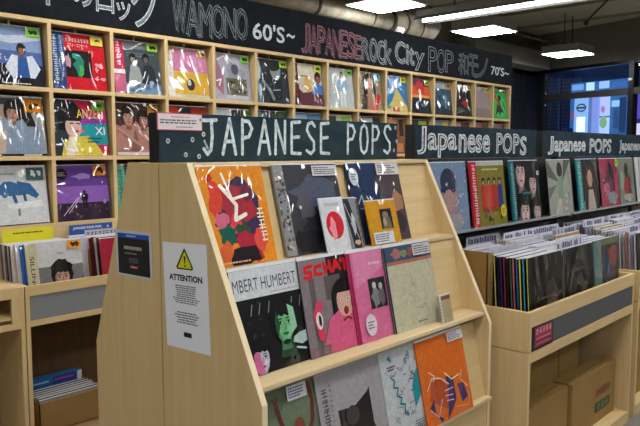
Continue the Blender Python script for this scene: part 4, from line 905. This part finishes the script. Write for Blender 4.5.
for i, (n, c) in enumerate(zip(names, cols)):
    slim('record_sleeve', n + ' spine in the row of spines at the near corner of the bin', (2.694-.003*(i % 2), 1.306+i*.0150, ZB), ('18181C', '2A1C14', '20242C')[i % 3], c, 4, h=.322-.002*(i % 3), w=.325, t=.0085)
# protos for the rows behind
protos = []
for i, (b, s_) in enumerate([('C4C0D0', 'D0CCD8'), ('B8B8C8', '70707C'), ('D8D4DC', 'A09080'), ('A8A4B4', '404858'), ('D0C8C0', 'B06048'), ('C8CCD8', 'E0E0E8')]):
    protos.append((b, s_))
made = {}
def filler(i, loc, lean, group, label, h):
    key = (i % 6, h)
    if key in made:
        c = copy_tree(made[key]); c.location = loc; c.rotation_euler = (-math.radians(lean), 0, 0); c['label'] = label; c['group'] = group
        return c
    b, s_ = protos[i % 6]
    o = slim('record_sleeve', label, loc, b, s_, lean, group, h=h); made[key] = o
    return o
n = 0
for (x, y0, cnt, step, g, l) in ((3.062, 1.306, 25, .0162, 'records filed in the middle column of the near bin', 'record filed edge-up in the middle column of the near bin'),
        (3.422, 1.306, 25, .0162, 'records filed in the right column of the near bin', 'record filed edge-up in the right column of the near bin'),
        (2.70, 1.496, 14, .0160, 'records filed behind the coloured spines', 'record filed edge-up behind the coloured spines of the near bin'),
        (3.98, 1.272, 25, .0170, 'records filed in the left column of the far bin', 'record filed edge-up in the left column of the far bin'),
        (4.36, 1.272, 25, .0170, 'records filed in the middle column of the far bin', 'record filed edge-up in the middle column of the far bin'),
        (4.76, 1.272, 25, .0170, 'records filed in the right column of the far bin', 'record filed edge-up in the right column of the far bin'),
        (5.30, 1.272, 10, .0170, 'records filed in the last bin at the right', 'record filed edge-up in the last bin at the right edge')):
    for i in range(cnt):
        filler(R.randrange(6), (x+R.uniform(-.006, .008), y0+i*step, ZB), 4, g, l, R.choice([.312, .318, .324]) + (.022 if i > 13 else 0))
# cardboard box of records near the left panel of the bin
bx = empty('cardboard_box', (2.628, 1.455, ZB), 'brown cardboard box standing in the bin beside the central rack', 'box')
MB().box(0, 0, 0, .052, .004, .335, CARD).box(0, 0, 0, .004, .25, .335, CARD).box(.048, 0, 0, .052, .25, .335, CARD).box(0, .246, 0, .052, .25, .335, CARD).box(0, 0, 0, .052, .25, .004, CARD).build('body', bx)
# divider cards
def idx(x, y, w, h, z, label, c='C8C8DC', ink='505268', seed=1):
    o = empty('divider_card', (x, y, ZB), label, 'divider card', rx=-math.radians(4))
    MB().box(0, -.0015, 0, w, 0, z+h-ZB, plain(c, .4)).build('card', o)
    f = Face(w, 1, -.0018, plain); f.h = 1
    zt = z+h-ZB
    q = random.Random(seed); u = .04
    while u < .9:
        l = q.uniform(.03, .09); f.r(u, zt-h*.8, u+l*.75, zt-h*q.uniform(.15, .35), ink); f.k -= .9; u += l if q.random() > .15 else l+.08
    f.build('lettering', o)
    return o
idx(3.05, 1.314, .31, .05, 1.03, 'pale lavender divider card standing out of the middle bin front', seed=2)
idx(2.69, 1.462, .32, .04, 1.03, 'grey divider card just behind the coloured spines', 'B0B0BC', 'A0A0AC', 3)
idx(2.80, 1.640, .32, .045, 1.045, 'lettered divider card below the frosty blue record', seed=4)
idx(3.09, 1.600, .32, .045, 1.045, 'lettered divider card in middle of near bin, below red uniformed group', seed=5)
idx(3.41, 1.600, .32, .045, 1.045, 'lettered divider card below the four faces record', seed=6)
idx(3.425, 1.500, .30, .045, 1.045, 'dark lettered divider card in the right column of the near bin', seed=7, c='B4B4C4')
idx(3.98, 1.560, .33, .045, 1.045, 'lettered divider card below the grey-white beams record', seed=8)
idx(4.36, 1.560, .33, .045, 1.045, 'lettered divider card below the long-haired girl record', seed=9)
idx(4.76, 1.560, .33, .045, 1.045, 'lettered divider card farthest right in the far bin', seed=10)
idx(3.98, 1.300, .33, .05, 1.03, 'large lettered divider card at the front left of the far bin', seed=11)
idx(4.36, 1.400, .33, .045, 1.04, 'lettered divider card mid-depth of the far bin', seed=12)
# coloured edges
slim('record_sleeve', 'record with red top edge among the white ones', (3.16, 1.586, ZB), 'C05040', 'C05040', 4, h=.332)
slim('record_sleeve', 'record in tan cardboard sleeve rising above its neighbours', (3.72-.3, 1.488, ZB), 'B89850', 'B89850', 4, h=.338)
slim('record_sleeve', 'record with tan top edge in the far bin', (3.99, 1.46, ZB), 'C0A060', 'C0A060', 4, h=.338)
slim('record_sleeve', 'black record sleeve at the front of the far bin', (3.985, 1.268, ZB), '1A1418', '401820', 3, h=.32)

# cardboard boxes on the lower shelf of the near bin
def cbox(x0, y0, w, d, h, label, marks=False, z=.061, tape=True):
    o = empty('cardboard_box', (x0, y0, z), label, 'box')
    MB().box(0, 0, 0, w, d, h, CARD).build('body', o, bevel=.003)
    MB().box(0, -.0005, h+.0003, w, d/2-.002, h+.004, CARD).box(0, d/2+.002, h+.0003, w, d, h+.004, CARD).build('flap', o)
    if tape: MB().box(w*.0+.004, d/2-.02, h+.0042, w-.004, d/2+.02, h+.005, noisy('8A6E3A', '9C8048', 3, .3, 'tape')).build('tape', o)
    if marks:
        f = Face(w, h, -.0012, plain); f.glyphs(.52, .50, .86, .66, 5, '7A3020', 3, .012).r(.5, .22, .86, .40, '1E4A34').glyphs(.54, .24, .82, .38, 3, '7C7840', 5, .012); f.build('printed_marks', o)
    return o
cbox(3.225, 1.305, .575, .1, .285, 'large cardboard box with red and green printing under the near bin', True, tape=False)
cbox(2.64, 1.32, .565, .09, .283, 'plain cardboard box left of the printed one under the near bin', tape=False)
for i, (x, w) in enumerate(((2.64, .36), (3.01, .34), (3.36, .25))):
    cbox(x, 1.435, w, .28, .50, ['tall cardboard box behind the plain one, leftmost under the bin', 'tall cardboard box in the middle of the rear row under the bin', 'tall cardboard box at the right end of the rear row'][i], tape=False)
cbox(4.0, 1.30, .5, .4, .5, 'cardboard box under the far bin at the right edge')

# ------------------------------------------------------------------ world and view
w = bpy.data.worlds.new('world'); SC.world = w; w.use_nodes = True
bg = w.node_tree.nodes['Background']; bg.inputs['Color'].default_value = (.13, .19, .33, 1); bg.inputs['Strength'].default_value = .8
vs = SC.view_settings; vs.view_transform = 'Standard'; vs.look = 'None'; vs.gamma = 1; vs.use_curve_mapping = False
vs.exposure = .22
bpy.context.view_layer.update()
